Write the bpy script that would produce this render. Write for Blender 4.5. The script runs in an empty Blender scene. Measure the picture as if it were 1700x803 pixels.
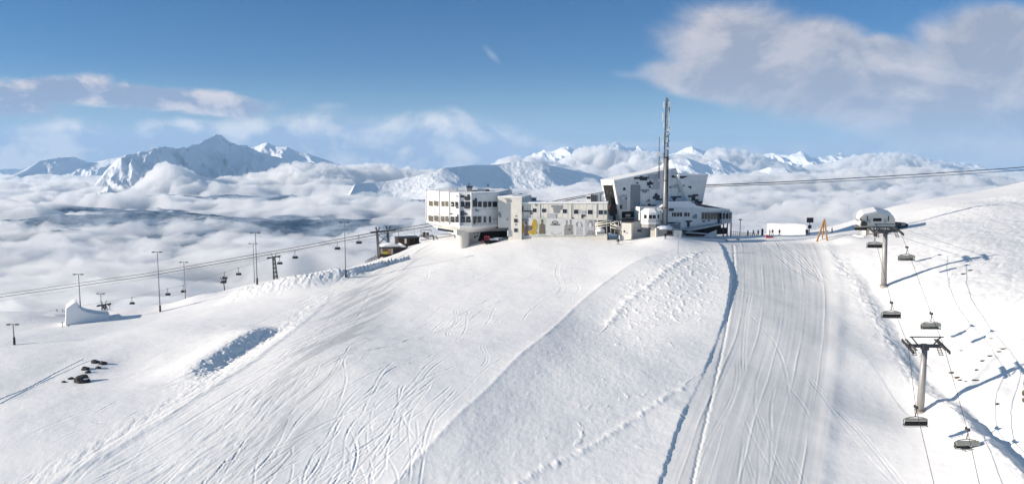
import bpy, bmesh, math, random
import numpy as np
from mathutils import Vector, Matrix
R = math.radians
SC = bpy.context.scene
COL = SC.collection

# ------------------------------------------------------------------ camera
F = 1260.0                       # focal length in photo pixels (1700 wide)
PITCH = math.atan((401.5 - 265.0) / F)
CAMZ = 60.0
cam_data = bpy.data.cameras.new("camera")
cam_data.sensor_width = 36.0
cam_data.lens = 36.0 * F / 1700.0
cam_data.clip_start = 0.5
cam_data.clip_end = 90000.0
camera = bpy.data.objects.new("camera", cam_data)
camera.location = (0, 0, CAMZ)
camera.rotation_euler = (R(90) - PITCH, 0, 0)
COL.objects.link(camera)
SC.camera = camera

# ------------------------------------------------------------------ render settings, exposure
SC.render.engine = 'CYCLES'
SC.view_settings.view_transform = 'Standard'
SC.view_settings.look = 'None'
SC.view_settings.gamma = 1.0
SC.view_settings.exposure = 0.58
SC.cycles.use_denoising = True
SC.cycles.max_bounces = 12
SC.cycles.diffuse_bounces = 3
SC.cycles.glossy_bounces = 2
SC.cycles.transparent_max_bounces = 12
SC.cycles.volume_bounces = 12
SC.cycles.use_adaptive_sampling = True
SC.cycles.adaptive_threshold = 0.02

# ------------------------------------------------------------------ sun and sky
SUN_EL = R(16.0)
SUN_DIR = Vector((-math.cos(R(8)) * math.cos(SUN_EL), -math.sin(R(8)) * math.cos(SUN_EL), math.sin(SUN_EL)))
sun_data = bpy.data.lights.new("sun", 'SUN')
sun_data.energy = 4.9
sun_data.angle = R(0.5)
sun_data.color = (1.0, 0.885, 0.745)
sun = bpy.data.objects.new("sun", sun_data)
sun.rotation_euler = (-SUN_DIR).to_track_quat('-Z', 'Y').to_euler()
COL.objects.link(sun)

world = bpy.data.worlds.new("World")
SC.world = world
world.use_nodes = True
wt = world.node_tree
wt.nodes.clear()

class NG:
    """small helper for writing node expressions"""
    def __init__(s, tree): s.t = tree
    def n(s, typ, **kw):
        nd = s.t.nodes.new(typ)
        for k, v in kw.items(): setattr(nd, k, v)
        return nd
    def put(s, sock, v):
        if isinstance(v, bpy.types.NodeSocket): s.t.links.new(v, sock)
        elif isinstance(v, (tuple, list)):
            v = tuple(v)
            if len(sock.default_value) == 4 and len(v) == 3: v = v + (1.0,)
            sock.default_value = v
        else: sock.default_value = v
    def m(s, op, a, b=None, c=None, clamp=False):
        nd = s.n('ShaderNodeMath', operation=op, use_clamp=clamp)
        s.put(nd.inputs[0], a)
        if b is not None: s.put(nd.inputs[1], b)
        if c is not None: s.put(nd.inputs[2], c)
        return nd.outputs[0]
    def vm(s, op, a, b=None):
        nd = s.n('ShaderNodeVectorMath', operation=op)
        s.put(nd.inputs[0], a)
        if b is not None: s.put(nd.inputs[1], b)
        return nd.outputs[0]
    def noise(s, vec, scale, detail=4, rough=0.5, dist=0.0, out=0):
        nd = s.n('ShaderNodeTexNoise')
        if vec is not None: s.put(nd.inputs['Vector'], vec)
        nd.inputs['Scale'].default_value = scale
        nd.inputs['Detail'].default_value = detail
        nd.inputs['Roughness'].default_value = rough
        nd.inputs['Distortion'].default_value = dist
        return nd.outputs[out]
    def mr(s, v, a, b, c=0.0, d=1.0, smooth=False):
        nd = s.n('ShaderNodeMapRange', interpolation_type='SMOOTHSTEP' if smooth else 'LINEAR')
        s.put(nd.inputs[0], v)
        for i, x in enumerate((a, b, c, d)): s.put(nd.inputs[i + 1], x)
        return nd.outputs[0]
    def mix(s, fac, a, b, mode='MIX'):
        nd = s.n('ShaderNodeMix', data_type='RGBA', blend_type=mode)
        s.put(nd.inputs[0], fac); s.put(nd.inputs[6], a); s.put(nd.inputs[7], b)
        return nd.outputs[2]
    def comb(s, x, y, z):
        nd = s.n('ShaderNodeCombineXYZ')
        for i, v in enumerate((x, y, z)): s.put(nd.inputs[i], v)
        return nd.outputs[0]

def build_sky():
    g = NG(wt)
    sky = g.n('ShaderNodeTexSky', sky_type='NISHITA')
    sky.sun_disc = False
    sky.sun_elevation = SUN_EL
    sky.sun_rotation = math.atan2(SUN_DIR.x, SUN_DIR.y)
    sky.altitude = 2200
    sky.air_density = 1.0; sky.dust_density = 0.1; sky.ozone_density = 2.2
    tc = g.n('ShaderNodeTexCoord')
    d = g.n('ShaderNodeSeparateXYZ'); g.put(d.inputs[0], tc.outputs['Generated'])
    dx, dy, dz = d.outputs
    ys = g.m('MAXIMUM', dy, 0.05)
    u = g.m('DIVIDE', dx, ys); v = g.m('DIVIDE', dz, ys)      # slopes to the side and upwards, as compass/elevation tangents
    def blobs(lst, p=2.0):
        acc = None
        for (px, py, a, b, rot) in lst:
            u0 = (px - 850) / F; v0 = (265 - py) / F
            du = g.m('SUBTRACT', u, u0); dv = g.m('SUBTRACT', v, v0)
            c, s_ = math.cos(rot), math.sin(rot)
            e1 = g.m('ADD', g.m('MULTIPLY', du, c * F / a), g.m('MULTIPLY', dv, s_ * F / a))
            e2 = g.m('ADD', g.m('MULTIPLY', du, -s_ * F / b), g.m('MULTIPLY', dv, c * F / b))
            q = g.m('ADD', g.m('MULTIPLY', e1, e1), g.m('MULTIPLY', e2, e2))
            w = g.m('SUBTRACT', 1.0, g.m('SQRT', q))
            acc = w if acc is None else g.m('SMOOTH_MAX', acc, w, 0.25)
        return acc
    def layer(base, lst, scl, amp, lo, hi, lit, shade, seed, opac=1.0, relief=0.035, bottom=None):
        vec = g.comb(g.m('ADD', u, seed), g.m('MULTIPLY', v, 1.45), seed * 0.37)
        n1 = g.noise(vec, scl, 9, 0.6, 0.35)
        off = g.vm('ADD', vec, (-relief, relief * 0.9, 0.0))
        n2 = g.noise(off, scl, 7, 0.58, 0.35)
        B = blobs(lst)
        dens = g.m('ADD', B, g.m('MULTIPLY', g.m('SUBTRACT', n1, 0.5), amp))
        al = g.m('MULTIPLY', g.mr(dens, lo, hi, 0, 1, True), g.mr(dy, 0.1, 0.3, 0, opac))
        rel = g.mr(g.m('SUBTRACT', n1, n2), -0.09, 0.11, 0, 1)
        thin = g.mr(dens, lo, hi * 2.6, 0.30, -0.30)
        rel = g.m('ADD', rel, thin, clamp=True)
        col = g.mix(rel, shade, lit)
        return g.mix(al, base, col)
    K = 1.0 / (2.0 ** SC.view_settings.exposure)
    def c(r, g_, b):      # display colour -> sky radiance at this exposure
        f = lambda q: ((q / 255.0 + 0.055) / 1.055) ** 2.4
        return (f(r) * K / SKY, f(g_) * K / SKY, f(b) * K / SKY)
    # clear cold air: deepen the blue of the lower sky and take the yellow out of the lowest band
    tint = g.mix(g.mr(dz, 0.0, 0.28, 0, 1), (0.42, 0.64, 0.84), (0.15, 0.53, 0.88))
    tint = g.mix(g.mr(dz, 0.28, 0.8, 0, 1), tint, (2.6, 2.15, 1.55))  # sky overhead brightened and whitened to lift the shadows
    col = g.mix(1.0, sky.outputs[0], tint, 'MULTIPLY')
    col = g.mix(g.mr(dz, -0.02, 0.12, 0.9, 0.0, True), col, c(156, 180, 200))
    # thin bank low over the far ranges
    col = layer(col, [(70,258,200,46,0.0),(290,240,120,32,0.05),(590,262,190,56,-0.1),(520,240,110,26,-0.1),(765,258,140,54,-0.1),(60,235,110,26,0),(850,262,120,30,0)],
                9.0, 1.25, -0.38, 0.22, c(255,248,240), c(160,178,204), 3.1, 1.0)
    col = layer(col, [(1330,262,260,24,0.0),(1580,250,240,50,0.0),(1060,252,200,20,0)],
                7.0, 1.2, -0.15, 0.5, c(200,206,218), c(150,168,194), 7.7, 0.92)
    # long band at the left
    col = layer(col, [(230,163,215,21,-0.07),(10,168,110,30,-0.1),(330,172,130,19,-0.12),(110,155,90,24,0.1)],
                13.0, 1.25, -0.22, 0.30, c(235,224,220), c(146,157,184), 1.3, 0.95)
    # big cloud at the right
    col = layer(col, [(1290,112,180,78,-0.30),(1205,75,75,48,0.0),(1350,85,80,46,0.0),(1480,165,220,66,-0.22),
                      (1640,120,150,95,0.0),(1640,60,80,42,0.0),(1440,95,80,30,0.0),(1200,140,130,30,-0.1),(1600,190,200,50,-0.1)],
                5.4, 1.0, -0.30, 0.22, c(216,210,212), c(160,165,182), 11.9, 0.95)
    # little wisps
    col = layer(col, [(818,97,30,9,-0.8),(1040,128,42,12,-0.1),(555,178,40,10,0.0)],
                12.0, 1.0, 0.1, 1.1, c(190,198,215), c(150,170,200), 5.2, 0.6)
    bg = g.n('ShaderNodeBackground'); g.put(bg.inputs[0], col); bg.inputs[1].default_value = SKY
    out = g.n('ShaderNodeOutputWorld'); g.put(out.inputs[0], bg.outputs[0])
SKY = 0.07
build_sky()

# ------------------------------------------------------------------ numeric helpers
def ray(px, py):
    u = (px - 850.0) / F; v = (401.5 - py) / F
    return np.array([u, math.cos(PITCH) + v * math.sin(PITCH), -math.sin(PITCH) + v * math.cos(PITCH)])
def P(px, py, D):
    d = ray(px, py); s = D / d[1]
    return Vector((d[0] * s, D, CAMZ + d[2] * s))
def _hash(ix, iy, seed):
    h = (ix.astype(np.int64) * 374761393 + iy.astype(np.int64) * 668265263 + seed * 1442695041) & 0xffffffff
    h = ((h ^ (h >> 13)) * 1274126177) & 0xffffffff
    h = h ^ (h >> 16)
    return (h & 0xffff) / 65535.0
def pn(x, y, seed=0):
    """gradient noise, about -0.7..0.7"""
    x0 = np.floor(x); y0 = np.floor(y); fx = x - x0; fy = y - y0
    x0 = x0.astype(np.int64); y0 = y0.astype(np.int64)
    def gr(ix, iy, dx, dy):
        a = _hash(ix, iy, seed) * 6.2831853
        return np.cos(a) * dx + np.sin(a) * dy
    sx = fx * fx * fx * (fx * (fx * 6 - 15) + 10); sy = fy * fy * fy * (fy * (fy * 6 - 15) + 10)
    a = gr(x0, y0, fx, fy); b = gr(x0 + 1, y0, fx - 1, fy)
    c = gr(x0, y0 + 1, fx, fy - 1); d = gr(x0 + 1, y0 + 1, fx - 1, fy - 1)
    return (a + (b - a) * sx) * (1 - sy) + (c + (d - c) * sx) * sy
def fbm(x, y, octv=5, gain=0.5, lac=2.03, seed=0):
    s = 0; a = 1.0
    for i in range(octv):
        s = s + a * pn(x, y, seed + i * 17); x = x * lac + 5.3; y = y * lac - 3.1; a *= gain
    return s
def ridged(x, y, octv=5, gain=0.5, lac=2.1, seed=0):
    s = 0; a = 1.0; w = 1.0
    for i in range(octv):
        n = (1 - np.abs(pn(x, y, seed + i * 13)) * 1.6) ** 2
        s = s + a * n * w; w = np.clip(n * 1.2, 0, 1); x = x * lac + 1.7; y = y * lac + 9.2; a *= gain
    return s
def sstep(x, a, b):
    t = np.clip((x - a) / (b - a), 0, 1); return t * t * (3 - 2 * t)

def mesh_from_grid(name, X, Y, Z, mat=None, closed=None, attrs=None, smooth=True):
    """regular grid of vertices -> one mesh; closed = z of a floor that closes it into a solid"""
    nr, nc = X.shape
    co = np.stack([X, Y, Z], -1).reshape(-1, 3).astype(np.float32)
    idx = np.arange(nr * nc).reshape(nr, nc)
    quads = np.stack([idx[:-1, :-1], idx[:-1, 1:], idx[1:, 1:], idx[1:, :-1]], -1).reshape(-1, 4)
    if closed is not None:
        rim = np.concatenate([idx[0, :], idx[1:, -1], idx[-1, -2::-1], idx[-2:0:-1, 0]])
        nb = len(rim); low = co[rim].copy(); low[:, 2] = closed
        base = len(co); co = np.concatenate([co, low, [[X.mean(), Y.mean(), closed]]]).astype(np.float32)
        lo = base + np.arange(nb)
        wall = np.stack([rim, lo, np.roll(lo, -1), np.roll(rim, -1)], -1)
        quads = np.concatenate([quads, wall])
        fan = np.stack([lo, np.full(nb, base + nb), np.roll(lo, -1)], -1)
    me = bpy.data.meshes.new(name)
    nq = len(quads); nt = 0 if closed is None else len(fan)
    me.vertices.add(len(co)); me.vertices.foreach_set('co', co.ravel())
    loops = quads.ravel() if nt == 0 else np.concatenate([quads.ravel(), fan.ravel()])
    me.loops.add(len(loops)); me.loops.foreach_set('vertex_index', loops.astype(np.int32))
    ls = np.arange(nq) * 4
    if nt: ls = np.concatenate([ls, nq * 4 + np.arange(nt) * 3])
    me.polygons.add(nq + nt); me.polygons.foreach_set('loop_start', ls.astype(np.int32))
    me.polygons.foreach_set('use_smooth', np.full(nq + nt, smooth))
    me.update(calc_edges=True)
    for k, v in (attrs or {}).items():
        a = me.attributes.new(k, 'FLOAT', 'POINT')
        vv = np.zeros(len(co), np.float32); vv[:v.size] = v.ravel(); a.data.foreach_set('value', vv)
    ob = bpy.data.objects.new(name, me); COL.objects.link(ob)
    if mat: me.materials.append(mat)
    return ob

def newmat(name):
    m = bpy.data.materials.new(name); m.use_nodes = True; m.node_tree.nodes.clear()
    return m, NG(m.node_tree)
# ------------------------------------------------------------------ cloud sea
def mat_cloud(dens, aniso=0.15):
    m, g = newmat("cloud_volume")
    v = g.n('ShaderNodeVolumeScatter')
    v.inputs['Color'].default_value = (1, 1, 1, 1)
    v.inputs['Density'].default_value = dens
    v.inputs['Anisotropy'].default_value = aniso
    out = g.n('ShaderNodeOutputMaterial'); g.put(out.inputs['Volume'], v.outputs[0])
    return m

CLOUD_BUMPS = [(1060,15500,1500,800,400),(1215,16000,1300,900,440),(1480,17000,1700,800,400),(870,13500,900,600,330),(985,16000,900,600,330),(620,10500,1500,700,250),(515,9800,800,500,210),
   # photo x of the middle, distance, half width in metres, half depth, extra height
 (285,9200,330,600,230),(345,9000,500,500,70),(80,9800,900,500,90),(560,6300,500,500,60),(735,8000,500,500,110),
 (1010,9000,420,500,110),(1240,8000,900,800,130),(1400,9000,1200,900,150),(1580,9000,1300,900,140),(1100,9500,700,500,90),(1330,5600,700,600,90),(1500,6500,800,500,100)]
CLOUD_GAPS = [(60,4600,800,330),(10,3300,400,260),(395,5300,700,300),(230,5600,560,210),(640,5200,800,360),(520,4300,420,200),
 (615,3150,260,200),(60,8200,900,420),(820,7000,800,300),(1290,4600,420,260),(1240,3900,330,240),(700,7600,800,300),(1690,7800,900,500),(450,8300,1000,400),(250,3300,260,140)]
def hill_height(X, Y):
    """shaded slopes of the valley sides that show between the banks of cloud"""
    h = -385 - 0.004 * Y + 95 * fbm(X / 1500, Y / 1000, 7, .58, seed=19)
    return h - 700 * (1 - sstep(Y, 2200, 2900)) - 500 * sstep(Y, 9500, 11000)
def gap_mask(X, Y):
    wx = X + 260 * fbm(X / 800, Y / 800, 4, seed=41); wy = Y + 260 * fbm(X / 800, Y / 800, 4, seed=57)
    g = sstep(fbm(wx / 2600 + 9, wy / 1000, 4, seed=88), .2, .5)
    for px, D, a, b in CLOUD_GAPS:
        x0 = (px - 850) / F * D; q = ((wx - x0) / a) ** 2 + ((wy - D) / b) ** 2
        g = np.maximum(g, .85 * np.exp(-q ** 1.2))
    return g * sstep(Y, 2700, 3500) * (1 - .75 * sstep(X / Y, .1, .3))
def cloud_height(X, Y):
    """height of the top of the cloud sea, relative to CAMZ"""
    wx = X + 130 * fbm(X / 500, Y / 500, 4, seed=41); wy = Y + 130 * fbm(X / 500, Y / 500, 4, seed=57)
    wx2 = wx + 50 * fbm(X / 180, Y / 180, 3, seed=43); wy2 = wy + 50 * fbm(X / 180, Y / 180, 3, seed=58)
    big = fbm(wx / 2400 + 3.3, wy / 1400, 3, 0.5, seed=5)
    mid = 0.7 - np.abs(fbm(wx / 720, wy / 520, 3, 0.5, seed=23)) * 2.4
    small = 0.7 - np.abs(fbm(wx2 / 240, wy2 / 190, 4, 0.55, seed=77)) * 2.2
    left = sstep(-X / Y, -.1, .15)
    z = -385 + 30 * (1 - left) * sstep(Y, 5000, 9000) + 110 * big + 70 * mid + 30 * small
    for px, D, a, b, h in CLOUD_BUMPS:
        x0 = (px - 850) / F * D; q = ((wx - x0) / a) ** 2 + ((wy - D) / b) ** 2
        z = z + h * np.exp(-q) * (1 + .25 * small)
    g = gap_mask(X, Y)
    return z * (1 - g) + (-520) * g
CLOUD_FLOOR = -640
def build_cloud_sea():
    u = np.linspace(-0.95, 0.95, 700)
    r = np.exp(np.linspace(math.log(600), math.log(19000), 760))
    U, Rr = np.meshgrid(u, r)
    X = U * Rr; Y = Rr
    Z = np.maximum(cloud_height(X, Y), CLOUD_FLOOR + 1.0)
    ob = mesh_from_grid("cloud_sea", X, Y, CAMZ + Z, mat_cloud(0.013), closed=CAMZ + CLOUD_FLOOR)
    ob['kind'] = 'stuff'
    return ob
build_cloud_sea()
def build_valley():
    m, g = newmat("shade_tinted_forest_and_snow")
    pos = g.n('ShaderNodeNewGeometry').outputs['Position']
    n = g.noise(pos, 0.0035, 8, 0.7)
    col = g.mix(g.mr(n, .40, .60), (0.07, 0.12, 0.18), (0.46, 0.52, 0.60))  # blue cloud shade and haze mixed into the forest and snow colours
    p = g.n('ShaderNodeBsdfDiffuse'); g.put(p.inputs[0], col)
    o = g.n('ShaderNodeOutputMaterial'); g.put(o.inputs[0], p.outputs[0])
    u = np.linspace(-1.1, 1.1, 400); r = np.exp(np.linspace(math.log(240), math.log(60000), 400))
    U, Rr = np.meshgrid(u, r); X = U * Rr; Y = Rr
    Z = -1150 + 300 * ridged(X / 4200, Y / 4200, 5, seed=61)
    Z = np.maximum(Z, hill_height(X, Y))
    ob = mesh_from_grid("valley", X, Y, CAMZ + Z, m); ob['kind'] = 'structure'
build_valley()

def build_haze():
    m, g = newmat("cold_air")
    v = g.n('ShaderNodeVolumePrincipled')
    v.inputs['Color'].default_value = (0.45, 0.70, 1.0, 1); v.inputs['Density'].default_value = 2.8e-5; v.inputs['Anisotropy'].default_value = 0.0
    o = g.n('ShaderNodeOutputMaterial'); g.put(o.inputs['Volume'], v.outputs[0])
    bm = bmesh.new(); bmesh.ops.create_cube(bm, size=1.0)
    bmesh.ops.scale(bm, vec=(150000, 40000, 2700), verts=bm.verts); bmesh.ops.translate(bm, vec=(0, 15000, CAMZ - 1500 + 1350 + 50), verts=bm.verts)
    me = bpy.data.meshes.new("haze"); bm.to_mesh(me); bm.free(); me.materials.append(m)
    ob = bpy.data.objects.new("haze", me); COL.objects.link(ob); ob['kind'] = 'stuff'
build_haze()
# ------------------------------------------------------------------ far mountains
def mat_far():
    m, g = newmat("mountain_snow_and_rock")
    geo = g.n('ShaderNodeNewGeometry'); pos = geo.outputs['Position']
    sep = g.n('ShaderNodeSeparateXYZ'); g.put(sep.inputs[0], geo.outputs['Normal'])
    n = g.noise(pos, 0.004, 8, 0.65); steep = g.m('ADD', sep.outputs[2], g.m('MULTIPLY', g.m('SUBTRACT', n, .5), 0.7))
    f = g.mr(steep, 0.14, 0.38)
    col = g.mix(f, (0.17, 0.20, 0.25), (0.84, 0.86, 0.89))
    b = g.n('ShaderNodeBump'); b.inputs['Strength'].default_value = 0.6; b.inputs['Distance'].default_value = 60.0; g.put(b.inputs['Height'], g.noise(pos, 0.01, 7, 0.6))
    p = g.n('ShaderNodeBsdfDiffuse'); g.put(p.inputs[0], col); g.put(p.inputs['Normal'], b.outputs[0])
    o = g.n('ShaderNodeOutputMaterial'); g.put(o.inputs[0], p.outputs[0]); return m
MFAR = mat_far()
def mountain(name, sil, D, diag=0.0, W=0.16, carve=0.32, seed=1, base=-650, res=(420, 200), wl=0.05):
    px = np.array([s[0] for s in sil], float); py = np.array([s[1] for s in sil], float)
    uu = (px - 850) / F
    u = np.linspace(uu[0] - .03, uu[-1] + .03, res[0]); t = np.linspace(-1, 1, res[1])
    U, Tt = np.meshgrid(u, t)
    elev = (265 - np.interp(U, uu, py)) / F * D                 # height above camera at the crest
    elev = elev - 400 * np.clip(np.maximum(uu[0] - U, U - uu[-1]) / .03, 0, 1)
    Yc = D * (1 + diag * (U - uu.mean())) * (1 + 0.012 * np.sin(U * 40 + seed))
    elev = elev * Yc / D
    Y = Yc + Tt * W * D; X = U * Yc
    a = np.abs(Tt)
    fall = np.clip(1 - a ** 0.85, 0, 1)
    s = D * wl
    rd = ridged(X / s + .35 * Tt * W * D / s, Y / (s * 1.9), 6, 0.52, seed=seed)
    hgt = base + (elev - base) * fall
    amp = (elev - base) * carve
    hgt = hgt + amp * (rd - 1.25) * (0.12 + 1.2 * np.clip(a, 0, .45)) * np.clip(fall * 2.2, 0, 1)
    ob = mesh_from_grid(name, X, Y, CAMZ + hgt, MFAR); ob['kind'] = 'structure'
    return ob
mountain("mountain", [(120,330),(160,302),(188,272),(215,251),(250,249),(290,240),(320,243),(345,231),(370,221),(392,231),(412,236),(430,246),(470,262),(510,280),(560,296),(640,310)], 11000, diag=0.95, seed=4, carve=.5, W=.15, wl=.036)
mountain("mountain", [(380,262),(425,243),(438,238),(448,236),(462,243),(480,241),(500,252),(540,262),(600,285),(660,300)], 15500, seed=9, diag=.2)
mountain("mountain", [(40,282),(70,268),(100,262),(128,258),(150,268),(190,262),(225,256),(260,262),(300,275)], 16500, seed=12, diag=.6)
mountain("mountain", [(590,303),(640,299),(690,291),(735,278),(780,272),(820,271),(862,266),(900,270),(935,277),(975,286),(1020,300),(1060,310)], 9000, seed=21, carve=.16, diag=.5, wl=.11)
mountain("mountain", [(860,268),(885,255),(900,249),(925,247),(943,239),(962,250),(985,246),(1003,238),(1026,236),(1040,246),(1058,243),(1080,255),(1110,254),(1130,249),(1145,242),(1168,248),(1192,250),(1225,266)], 21000, seed=33, carve=.42, wl=.022, W=.1)
mountain("mountain", [(1050,292),(1090,276),(1112,264),(1140,262),(1165,272),(1190,263),(1212,270),(1240,288),(1275,276),(1300,279),(1330,295)], 14500, seed=40, carve=.25, W=.12)
mountain("mountain", [(1235,268),(1265,254),(1282,251),(1305,258),(1325,250),(1345,262),(1368,259),(1392,252),(1412,265),(1450,266),(1500,268),(1560,266),(1620,272)], 24000, seed=52, carve=.4, wl=.02, W=.09)
# ------------------------------------------------------------------ the snow slope: height field
CP = [  # photo pixel x, y and distance forward: measured points of the smooth base surface
 (-200,803,108),(0,803,105),(300,803,104),(600,803,103),(850,803,102),(1100,803,101),(1230,803,100),(1360,803,100),(1500,803,99),(1620,803,96),(1800,803,92),
 (0,700,120),(300,700,117),(600,700,115),(850,700,115),(1100,700,115),(1280,700,114),(1450,705,113),(1600,712,107),(1750,700,104),
 (0,620,145),(140,628,143),(300,600,146),(450,600,137),(600,600,131),(850,600,131),(1050,600,131),(1280,600,131),(1440,600,130),(1530,683,118),(1600,640,116),
 (0,565,172),(150,570,168),(300,560,162),(480,540,162),(600,520,166),(700,550,152),(850,500,166),(1000,550,147),
 (0,528,205),(135,530,205),(270,515,205),(427,474,212),(574,458,208),(540,490,185),(650,424,236),(700,403,236),(600,470,195),(700,450,196),
 (850,440,192),(850,397,214),(760,410,216),(940,392,214),(1000,450,182),(1030,396,212),(1100,392,206),(1125,420,188),(1100,470,168),(1195,402,205),(1190,450,175),
 (1280,391,217),(1280,420,190),(1280,500,157),(1350,400,205),(1360,450,175),(1380,520,150),
 (850,394,245),(1100,389,245),(1250,388,245),(1350,388,240),(700,398,262),(1420,388,206),
 (1467,474,160),(1410,430,178),(1480,560,140),(1430,500,155),(1490,380,205),(1480,347,245),(1545,330,252),(1620,318,255),(1700,304,255),(1800,290,252),
 (1545,375,200),(1610,400,173),(1700,400,172),(1620,440,158),(1700,450,152),(1600,500,143),(1700,520,134),(1620,360,205),(1700,350,208),
 (1660,590,124),(1600,590,130),(1700,640,114),(1850,600,112),(1850,450,150),(-200,600,170),(-200,530,215),
]
_pts = np.array([[*P(*c)] for c in CP])
def tps_fit(p, z, lam=1.0):
    n = len(p); d = np.hypot(p[:, None, 0] - p[None, :, 0], p[:, None, 1] - p[None, :, 1])
    K = np.where(d > 0, d * d * np.log(d + 1e-9), 0) + lam * np.eye(n)
    Pm = np.c_[np.ones(n), p]; A = np.zeros((n + 3, n + 3)); A[:n, :n] = K; A[:n, n:] = Pm; A[n:, :n] = Pm.T
    return np.linalg.solve(A, np.r_[z, 0, 0, 0])
_sc = 50.0
_w = tps_fit(_pts[:, :2] / _sc, _pts[:, 2], 0.004)
def tps(X, Y):
    x = X.ravel() / _sc; y = Y.ravel() / _sc; o = _w[-3] + _w[-2] * x + _w[-1] * y
    for i in range(len(_pts)):
        d2 = (x - _pts[i, 0] / _sc) ** 2 + (y - _pts[i, 1] / _sc) ** 2
        o = o + _w[i] * 0.5 * d2 * np.log(d2 + 1e-12)
    return o.reshape(X.shape)
# raster of the ground
RX0, RX1, RY0, RY1, RS = -215.0, 215.0, 62.0, 300.0, 0.15
gx = np.arange(RX0, RX1, RS, dtype=np.float32); gy = np.arange(RY0, RY1, RS, dtype=np.float32)
def bil(A, x0, y0, s, X, Y):
    fx = np.clip((X - x0) / s, 0, A.shape[1] - 1.001); fy = np.clip((Y - y0) / s, 0, A.shape[0] - 1.001)
    ix = fx.astype(np.int32); iy = fy.astype(np.int32); fx = fx - ix; fy = fy - iy
    return (A[iy, ix] * (1 - fx) + A[iy, ix + 1] * fx) * (1 - fy) + (A[iy + 1, ix] * (1 - fx) + A[iy + 1, ix + 1] * fx) * fy
cx = np.arange(RX0 - 4, RX1 + 6, 2.0); cy = np.arange(RY0 - 4, RY1 + 6, 2.0)
CXX, CYY = np.meshgrid(cx, cy)
coarse = tps(CXX, CYY)
# beyond the crest the hill falls away
eu = np.array([-0.85, -0.68, -0.57, -0.46, -0.33, -0.22, -0.17, -0.12, 0.0, 0.2, 0.35, 0.45, 0.5, 0.68, 0.9])
ed = np.array([225, 212, 214, 214, 220, 222, 238, 262, 262, 250, 247, 245, 250, 258, 250.0])
def edge(X, Y): return np.interp(X / Y, eu, ed)
over = np.maximum(CYY - edge(CXX, CYY), 0)
coarse = coarse - 0.55 * (np.sqrt(over ** 2 + 36) - 6)
GX, GY = np.meshgrid(gx, gy)
def up2(a):   # smooth (cubic-like) upsampling
    return bil(a, cx[0], cy[0], 2.0, GX, GY)
k = np.array([1, 4, 6, 4, 1]) / 16.0
H = up2(coarse).astype(np.float32)
def blur(A, n):
    for _ in range(n):
        B = A.copy(); B[:, 1:-1] = 0.25 * A[:, :-2] + 0.5 * A[:, 1:-1] + 0.25 * A[:, 2:]
        A = B.copy(); A[1:-1] = 0.25 * B[:-2] + 0.5 * B[1:-1] + 0.25 * B[2:]
    return A
H = blur(H, 24)
BASE = H.copy()
def hz(x, y):
    return float(bil(H, RX0, RY0, RS, np.array([x]), np.array([y]))[0])
def G(px, py, arr=None, near=75.0, far=262.0, last=False):
    """the point of the ground seen at a photo pixel (first hit along the sight line)"""
    d = ray(px, py); ds = np.arange(near, far, 0.1)
    x = d[0] / d[1] * ds; z = CAMZ + d[2] / d[1] * ds
    g = bil(H if arr is None else arr, RX0, RY0, RS, x, ds)
    hit = np.nonzero(g >= z)[0]
    if len(hit) == 0: i = int(np.argmin(z - g))
    else: i = int(hit[0])
    return Vector((x[i], ds[i], g[i]))
def line(pix, n=6):
    """photo polyline -> smooth ground polyline (X, Y)"""
    q = np.array([[*G(*p[:2], arr=BASE)][:2] for p in pix]); t = np.arange(len(q)); tt = np.linspace(0, len(q) - 1, (len(q) - 1) * n + 1)
    # Catmull-Rom
    out = []
    for s in tt:
        i = min(int(s), len(q) - 2); f = s - i
        p0 = q[max(i - 1, 0)]; p1 = q[i]; p2 = q[i + 1]; p3 = q[min(i + 2, len(q) - 1)]
        out.append(0.5 * ((2 * p1) + (-p0 + p2) * f + (2 * p0 - 5 * p1 + 4 * p2 - p3) * f * f + (-p0 + 3 * p1 - 3 * p2 + p3) * f ** 3))
    return np.array(out)
def sdist(poly, pad):
    """signed distance (left of the travel direction positive) and position 0..1 along a polyline, on the raster window round it"""
    x0, y0 = poly.min(0) - pad; x1, y1 = poly.max(0) + pad
    i0, i1 = max(int((x0 - RX0) / RS), 0), min(int((x1 - RX0) / RS), len(gx)); j0, j1 = max(int((y0 - RY0) / RS), 0), min(int((y1 - RY0) / RS), len(gy))
    st = 3; sl = (slice(j0, j1), slice(i0, i1))
    X = GX[j0:j1:st, i0:i1:st]; Y = GY[j0:j1:st, i0:i1:st]
    best = np.full(X.shape, 1e9); sg = np.ones(X.shape); tt = np.zeros(X.shape); n = len(poly) - 1
    for i in range(n):
        a, b = poly[i], poly[i + 1]; ab = b - a; L = (ab ** 2).sum() + 1e-9
        t = np.clip(((X - a[0]) * ab[0] + (Y - a[1]) * ab[1]) / L, 0, 1)
        dx = X - a[0] - t * ab[0]; dy = Y - a[1] - t * ab[1]; d = np.hypot(dx, dy); m = d < best
        best = np.where(m, d, best); sg = np.where(m, np.sign(ab[0] * dy - ab[1] * dx), sg); tt = np.where(m, (i + t) / n, tt)
    S = best * sg
    xx = gx[i0:i1]; yy = gy[j0:j1]
    S = bil(S, X[0, 0], Y[0, 0], RS * st, *np.meshgrid(xx, yy)); T = bil(tt, X[0, 0], Y[0, 0], RS * st, *np.meshgrid(xx, yy))
    return sl, S, T
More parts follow.
